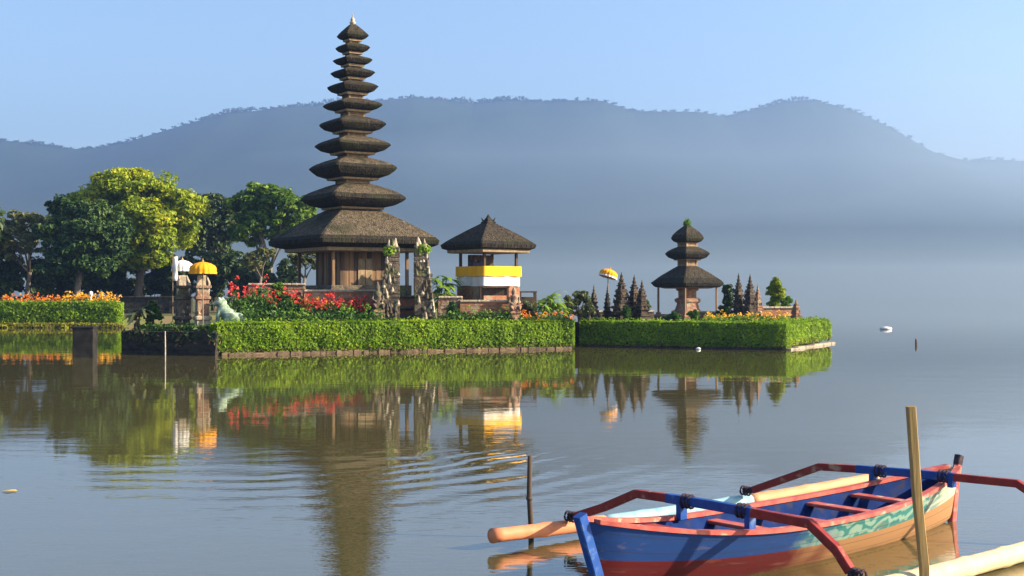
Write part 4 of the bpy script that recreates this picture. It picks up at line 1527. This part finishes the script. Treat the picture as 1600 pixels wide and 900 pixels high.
m2 = MB()
m2.lathe([(.02, -.06), (.3, -.05), (.42, .03), (.36, .12), (.15, .17), (.02, .18)], (0, 0, 0), 16)
o = m2.build('float', M['white_cloth'], None, True)
o.location = (PX(1384, 87), 87, 0.02)
tag(o, 'low white float on the open water right of the islet', 'float')
m2 = MB()
m2.lathe([(.02, -.04), (.09, -.03), (.12, .01), (.09, .05), (.04, .07), (.01, .07)], (0, 0, 0), 14)
o = m2.build('float', M['white_cloth'], None, True)
o.location = (PX(1091, 57.0), 57.0, 0.03)
tag(o, 'small white float at the foot of the shaded islet hedge', 'float')
m2 = MB()
m2.tube([(0, 0, -.6), (.02, 0, .1), (0, 0, .30)], [.05, .06, .03], 8)
o = m2.build('water_stake', M['timber_dark'])
o.location = (PX(1431, 62), 62, 0)
tag(o, 'short dark stake in the open water at the right', 'stake')
m2 = MB()
m2.add([(-.12, 0, .012), (-.03, -.06, .018), (.1, -.02, .012), (.04, .06, .02), (0, 0, .03)], [(0, 1, 4), (1, 2, 4), (2, 3, 4), (3, 0, 4)])
o = m2.build('floating_leaf', mat('yellowed_leaf', (.45, .32, .10)))
o.location = (PX(17, 16.6), 16.6, 0)
tag(o, 'yellowed leaf floating on the water at the far left', 'leaf')


# ------------------------------------------------------------------ outrigger boat
def boat_paint():
    """Hull paint: blue and dark red at the bow, teal scrolls and ochre towards the stern, worn in places."""
    m, n, b = new_mat('hull_paint')
    b.inputs['Roughness'].default_value = .6
    b.inputs['Specular IOR Level'].default_value = .15
    at = N(n, 'ShaderNodeAttribute', attribute_name='hull_uv')
    sp = N(n, 'ShaderNodeSeparateXYZ')
    n.links.new(at.outputs['Vector'], sp.inputs[0])
    U, V = sp.outputs[0], sp.outputs[1]
    tc = N(n, 'ShaderNodeTexCoord')
    nz = N(n, 'ShaderNodeTexNoise', Scale=3.0, Detail=5.0)
    n.links.new(tc.outputs['Object'], nz.inputs['Vector'])

    def mth(op, a, b2=None, c2=None):
        x = N(n, 'ShaderNodeMath', operation=op)
        for i, q in enumerate((a, b2, c2)):
            if q is None:
                continue
            if isinstance(q, (int, float)):
                x.inputs[i].default_value = q
            else:
                n.links.new(q, x.inputs[i])
        return x.outputs[0]

    def mixc(f, c1, c2):
        x = N(n, 'ShaderNodeMix', data_type='RGBA')
        n.links.new(f, x.inputs[0])
        for i, c in ((6, c1), (7, c2)):
            if isinstance(c, tuple):
                x.inputs[i].default_value = (*c, 1)
            else:
                n.links.new(c, x.inputs[i])
        return x.outputs[2]

    Uj = mth('MULTIPLY_ADD', nz.outputs[0], .30, mth('SUBTRACT', U, .15))
    # scrolls
    wv = N(n, 'ShaderNodeTexWave', wave_type='RINGS', Scale=2.6, Distortion=9.0, Detail=2.0)
    wv.inputs['Detail Scale'].default_value = 1.6
    n.links.new(tc.outputs['Object'], wv.inputs['Vector'])
    scroll = ramp(n, [(.35, (.035, .16, .15)), (.55, (.10, .26, .22)), (.8, (.20, .30, .24))], wv.outputs[0])
    upper = mixc(ramp(n, [(.36, (0, 0, 0)), (.48, (1, 1, 1))], Uj), (.011, .042, .16), scroll)
    upper = mixc(ramp(n, [(.80, (0, 0, 0)), (.92, (1, 1, 1))], Uj), upper, (.50, .40, .30))
    lower = mixc(ramp(n, [(.34, (0, 0, 0)), (.52, (1, 1, 1))], Uj), (.085, .008, .009), (.30, .16, .07))
    # the painted line between them climbs towards the stern
    line = mth('ADD', mth('MULTIPLY', U, -.06), .47)
    f = ramp(n, [(.49, (0, 0, 0)), (.51, (1, 1, 1))], mth('ADD', mth('SUBTRACT', V, line), .5))
    c = mixc(f, upper, lower)
    # scuffs
    mps = N(n, 'ShaderNodeMapping')
    mps.inputs['Scale'].default_value = (2.2, 12, 16)
    n.links.new(tc.outputs['Object'], mps.inputs[0])
    n2 = N(n, 'ShaderNodeTexNoise', Scale=1.0, Detail=7.0)
    n.links.new(mps.outputs[0], n2.inputs['Vector'])
    c = mixc(ramp(n, [(.60, (0, 0, 0)), (.80, (.4, .4, .4))], n2.outputs[0]), c, (.26, .17, .11))
    c = mixc(ramp(n, [(.84, (0, 0, 0)), (.98, (.8, .8, .8))], mth('MULTIPLY_ADD', nz.outputs[0], .22, mth('SUBTRACT', V, .11))), c, (.05, .042, .022))
    seam = mth('ABSOLUTE', mth('SUBTRACT', mth('FRACT', mth('MULTIPLY', V, 4.3)), .5))
    c = mixc(ramp(n, [(.0, (.75, .75, .75)), (.045, (0, 0, 0))], seam), c, (.03, .025, .025))
    n.links.new(c, b.inputs['Base Color'])
    bp = N(n, 'ShaderNodeBump', Strength=.6, Distance=.006)
    n.links.new(n2.outputs[0], bp.inputs['Height'])
    n.links.new(bp.outputs[0], b.inputs['Normal'])
    return m


def boat():
    ux = Vector((.7626, .6469, 0))
    ang = math.atan2(ux.y, ux.x)
    Lb = 5.55
    root = empty('outrigger_boat', (0.75, 10.9, 0), ang, 'painted wooden outrigger boat with blue and red hull moored in the foreground', 'boat')
    # local frame: x along the boat from bow to stern, y to the far side, z up  (near side is -y)
    red = mat('red_paint', (.19, .020, .019), (.25, .038, .03), .5, (8, 8, 8), 5, .35, .7, .003, spec=.15, c3=(.36, .20, .13), s3=7, lo3=.60, hi3=.72)
    pink = mat('faded_red_paint', (.36, .065, .055), (.46, .13, .095), .5, (8, 8, 8), 5, .35, .7, .003, spec=.15, c3=(.50, .36, .26), s3=7, lo3=.58, hi3=.72)
    blue = mat('blue_paint', (.012, .052, .23), (.02, .075, .28), .45, (8, 8, 8), 5, .35, .7, .003, spec=.15, c3=(.10, .16, .30), s3=8, lo3=.60, hi3=.74)
    inner = mat('inside_blue_paint', (.006, .018, .085), (.010, .028, .12), .85, (6, 6, 6), 5, .35, .7, c3=(.03, .03, .05), s3=5, lo3=.56, hi3=.7, spec=.04)
    teal = mat('teal_paint', (.16, .34, .38), (.30, .44, .46), .5, (8, 8, 8), 5, .35, .7)
    dark = mat('dark_lashing', (.03, .022, .03), (.06, .04, .05), .8, (20, 20, 20))
    terr = mat('terracotta_paint', (.58, .22, .11), (.50, .17, .08), .55, (7, 7, 7), 5, .35, .7, .003, c3=(.40, .16, .09), s3=6, lo3=.58, hi3=.72)
    tan = mat('tan_plank', (.52, .30, .16), (.42, .22, .11), .6, (3, 14, 14), 5, .35, .7, .003)

    def sheer(t):
        return .40 + .33 * abs(2 * t - .92) ** 2.6 * (1.0 if t < .46 else .52)

    def beam(t):
        return .56 * max(0, math.sin(PI * min(1, max(0, t)) ** .92)) ** .62 + .012

    def keel(t):
        return -.20 + .25 * abs(2 * t - 1) ** 4

    def rake(t, z):
        return -.22 * (z - .1) / .6 * (1 - t) ** 7 + .10 * (z - .1) / .6 * t ** 9

    nu, ns = 48, 12
    mb_ = MB()
    uv = []
    vs_ = []
    for i in range(nu + 1):
        t = i / nu
        b, g, k = beam(t), sheer(t), keel(t)
        for sd in range(-ns, ns + 1):
            q = abs(sd) / ns            # 0 keel, 1 gunwale
            z = k + (g - k) * q ** 1.25
            y = b * q ** .62 * (1 if sd > 0 else -1)
            vs_.append((t * Lb + rake(t, z), y, z))
            uv.append((t, 1 - (z + .05) / (g + .05), 0))
    row = 2 * ns + 1
    fs = [(i * row + j, (i + 1) * row + j, (i + 1) * row + j + 1, i * row + j + 1) for i in range(nu) for j in range(row - 1)]
    mb_.add(vs_, fs)
    hull = mb_.build('hull', boat_paint(), root, True)
    at = hull.data.attributes.new('hull_uv', 'FLOAT_VECTOR', 'POINT')
    at.data.foreach_set('vector', [c for p in uv for c in p])
    # inside lining, set in from the planking
    mb_ = MB()
    vs_ = []
    for i in range(nu + 1):
        t = .02 + .955 * i / nu
        b, g, k = max(.004, beam(t) - .035), sheer(t) - .004, max(keel(t) + .04, -.10)
        for sd in range(-ns, ns + 1):
            q = abs(sd) / ns
            z = k + (g - k) * q ** 1.25
            vs_.append((t * Lb + rake(t, z), b * q ** .62 * (1 if sd > 0 else -1), z))
    mb_.add(vs_, [(a, d_, c, b_) for (a, b_, c, d_) in fs])
    mb_.build('lining', inner, root, True)
    # gunwale rails
    for sg in (-1, 1):
        mb_ = MB()
        pts = []
        for i in range(41):
            t = .012 + .976 * i / 40
            g = sheer(t)
            pts.append((t * Lb + rake(t, g), sg * (beam(t) - .012), g + .016))
        vs2 = []
        for (x, y, z) in pts:
            for (dy, dz) in ((-.045, -.02), (.035, -.02), (.035, .018), (-.045, .018)):
                vs2.append((x, y + dy * sg, z + dz))
        f2 = []
        for i in range(40):
            for k in range(4):
                k2 = (k + 1) % 4
                f2.append((i * 4 + k, i * 4 + k2, i * 4 + 4 + k2, i * 4 + 4 + k))
        mb_.add(vs2, f2 + [(0, 1, 2, 3), (160, 163, 162, 161)])
        mb_.build('gunwale', pink, root)
    # stem and stern posts
    mb_ = MB()
    pts = []
    for i in range(9):
        z = -.12 + .84 * i / 8
        pts.append((rake(0, z) - .01, 0, z))
    mb_.bar(pts, .085, .10, (0, 1, 0))
    mb_.build('stem_post', blue, root)
    mb_ = MB()
    pts = [(Lb + rake(1, z) + .01 + .28 * max(0, z - .45) ** 1.6, 0, z) for z in [-.1 + .83 * i / 8 for i in range(9)]]
    mb_.bar(pts[:-1], .07, .085, (0, 1, 0))
    mb_.bar(pts[-2:], .074, .09, (0, 1, 0), 1)
    mb_.build('stern_post', [pink, dark], root)
    # foredeck planks at the bow
    mb_ = MB()
    for k, (ta, tb) in enumerate([(.03, .10), (.10, .16), (.165, .20)]):
        q = []
        for t in (ta, tb):
            b, g = beam(t) - .05, sheer(t) - .02
            q += [(t * Lb + rake(t, g), -b, g), (t * Lb + rake(t, g), b, g), (t * Lb + rake(t, g), -b, g - .025), (t * Lb + rake(t, g), b, g - .025)]
        mb_.add(q, [(0, 4, 5, 1), (2, 3, 7, 6), (0, 2, 6, 4), (1, 5, 7, 3), (4, 6, 7, 5), (0, 1, 3, 2)], 1 if k == 2 else 0)
    mb_.build('foredeck', [tan, red], root)
    # thwarts
    for t in (.36, .50, .64, .76):
        mb_ = MB()
        b, g = beam(t) - .06, sheer(t) - .06
        mb_.box((t * Lb, 0, g), (.15, 2 * b, .035), bev=.008)
        mb_.build('thwart', pink, root)
    # pale floorboards
    mb_ = MB()
    for k in range(3):
        mb_.box((2.9, -.16 + .16 * k, .055), (3.0, .13, .02), bev=.004)
    mb_.build('floorboard', inner, root)
    # crossbeams, bent down at both ends to the floats
    zf, zn = .24, .24
    for (uf, un, nl, ff) in ((1.50, 1.46, -1.60, 2.02), (4.50, 5.00, -1.60, 1.95)):
        mb_ = MB()
        u = lambda y: uf + (un - uf) * (1 - (y + 1.1) / 2.1)

        def pt(y, z):
            return (u(y), y, z)
        hz = .60
        side = (1, 0, 0)
        mb_.bar([pt(ff, zf), pt(ff - .12, .26)], .062, .07, side, 2)
        mb_.bar([pt(ff - .12, .26), pt(1.5, .40), pt(1.03, hz), pt(.60, hz + .01)], .072, .082, side, 0)
        mb_.bar([pt(.60, hz + .01), pt(.05, hz + .015), pt(-.45, hz + .01)], .075, .088, side, 1)
        mb_.bar([pt(-.45, hz + .01), pt(-1.08, hz), pt(-1.36, .42), pt(nl + .10, .26)], .072, .082, side, 0)
        mb_.bar([pt(nl + .10, .26), pt(nl, zn)], .07, .08, side, 2)
        cb = mb_.build('crossbeam', [red, blue, dark], root)
        for y in (ff - .02, .34, -.34, nl + .02):
            lm = MB()
            z = hz + .01 if abs(y) < 1 else .24
            for k in range(3):
                yy = y - .045 + .045 * k
                pts = [(u(y) + (.058 if abs(y) < 1 else .045) * math.cos(a_), yy, z + (.062 if abs(y) < 1 else .05) * math.sin(a_)) for a_ in [2 * PI * q / 10 for q in range(11)]]
                lm.tube(pts, .012, 5)
            lm.build('lashing', dark, cb)
        for y in (.42, -.42):
            sp_ = MB()
            t = u(y) / Lb
            sp_.box((u(y), y, (sheer(t) + hz) / 2 - .01), (.09, .06, hz - sheer(t) - .01), bev=.008)
            sp_.build('spacer', blue, cb)
    # floats
    mb_ = MB()
    n_ = 54
    def float_pts(x0, y0, z0, x1, y1, z1, bow=.03):
        return [(x0 + (x1 - x0) * i / n_, y0 + (y1 - y0) * i / n_, z0 + (z1 - z0) * i / n_ + bow * ((2 * i / n_ - 1) ** 2)) for i in range(n_ + 1)]
    fp = float_pts(.55, 2.12, .09, 6.9, 1.92, .10, .05)
    rr = [.082 - .012 * abs(2 * i / n_ - 1) + (.007 if i % 6 == 0 else 0) for i in range(n_ + 1)]
    mb_.tube(fp[:14], rr[:14], 14, 0)
    mb_.tube(fp[13:34], rr[13:34], 14, 1)
    mb_.tube(fp[33:], rr[33:], 14, 2)
    mb_.build('outrigger_float', [terr, teal, tan], root, True, label='far float painted terracotta and teal')
    mb_ = MB()
    fp = float_pts(.9, -1.66, .08, 7.2, -1.60, .12, .05)
    mb_.tube(fp, [.092 + (.010 if i % 6 == 0 else 0) for i in range(n_ + 1)], 14)
    mb_.build('outrigger_float', M['bamboo'], root, True, label='near float of pale bamboo')
    return root


boat()

# woods along the ridge: treetops against the sky
def ridge_trees():
    r = np.random.default_rng(91)
    vv = []
    px = -60.0
    while px < 1660:
        dens = 0.5 + 1.0 * noise.noise(Vector((px * 0.011, 4.4, 0))) + .5 * noise.noise(Vector((px * 0.05, 8.4, 0)))
        px += r.uniform(1.5, 5.0) / max(.25, dens)
        if px > 1395 and px < 1600 and r.uniform() < .5:
            continue
        x = PX(px, 2300)
        zr = ZZ(float(np.interp(px, RX, RY)) + 2, 2300)
        h = r.uniform(1.5, 10.0) * max(.35, min(1.1, dens))
        n_ = 14
        p = np.stack([x + r.normal(size=n_) * 2.6, 2296 + r.normal(size=n_) * 4, zr - 2 + h * r.uniform(.2, 1.0, n_)], 1)
        vv.append(leaf_arrays(p, r.normal(size=(n_, 3)) + np.array([0, -1.0, .5]), 2.1, .8, 0, r))
    o_ = foliage_obj('ridge_woods', [(np.concatenate(vv), M['mountain'])])
    tag(o_, None, None, None, 'stuff')


ridge_trees()

# ------------------------------------------------------------------ haze over the lake
mb = MB()
mb.box((0, 1400, 190), (7600, 3000, 384))
m, n, b = new_mat('haze')
n.nodes.remove(b)
pv = N(n, 'ShaderNodeVolumePrincipled')
pv.inputs['Color'].default_value = (.30, .50, .93, 1)
pv.inputs['Density'].default_value = 0.00037
pv.inputs['Anisotropy'].default_value = 0.38
n.links.new(pv.outputs[0], n.nodes['Material Output'].inputs['Volume'])
tag(mb.build('haze', m), kind='stuff')


def mist(name, poly, z0, z1, dens):
    # a bank of morning mist: a low one lying on the lake, a higher one hanging in front of the mountain
    q = MB()
    k = len(poly)
    q.add([(x, y, z0) for x, y in poly] + [(x, y, z1) for x, y in poly],
          [tuple(range(k))[::-1], tuple(range(k, 2 * k))] + [(i, (i + 1) % k, k + (i + 1) % k, k + i) for i in range(k)])
    m_, n_, b_ = new_mat('mist')
    n_.nodes.remove(b_)
    v_ = N(n_, 'ShaderNodeVolumePrincipled')
    v_.inputs['Color'].default_value = (.62, .79, .96, 1)
    v_.inputs['Anisotropy'].default_value = 0.38
    v_.inputs['Density'].default_value = dens
    n_.links.new(v_.outputs[0], n_.nodes['Material Output'].inputs['Volume'])
    tag(q.build(name, m_), kind='stuff')


mist('haze', [(-800, 2380), (300, 1200), (300, 900), (3600, 900), (3600, 2380)], 82, 215, 0.00055)
mist('haze', [(-3000, 220), (3000, 220), (3000, 1100), (-3000, 1100)], -1.4, 24, 0.00065)
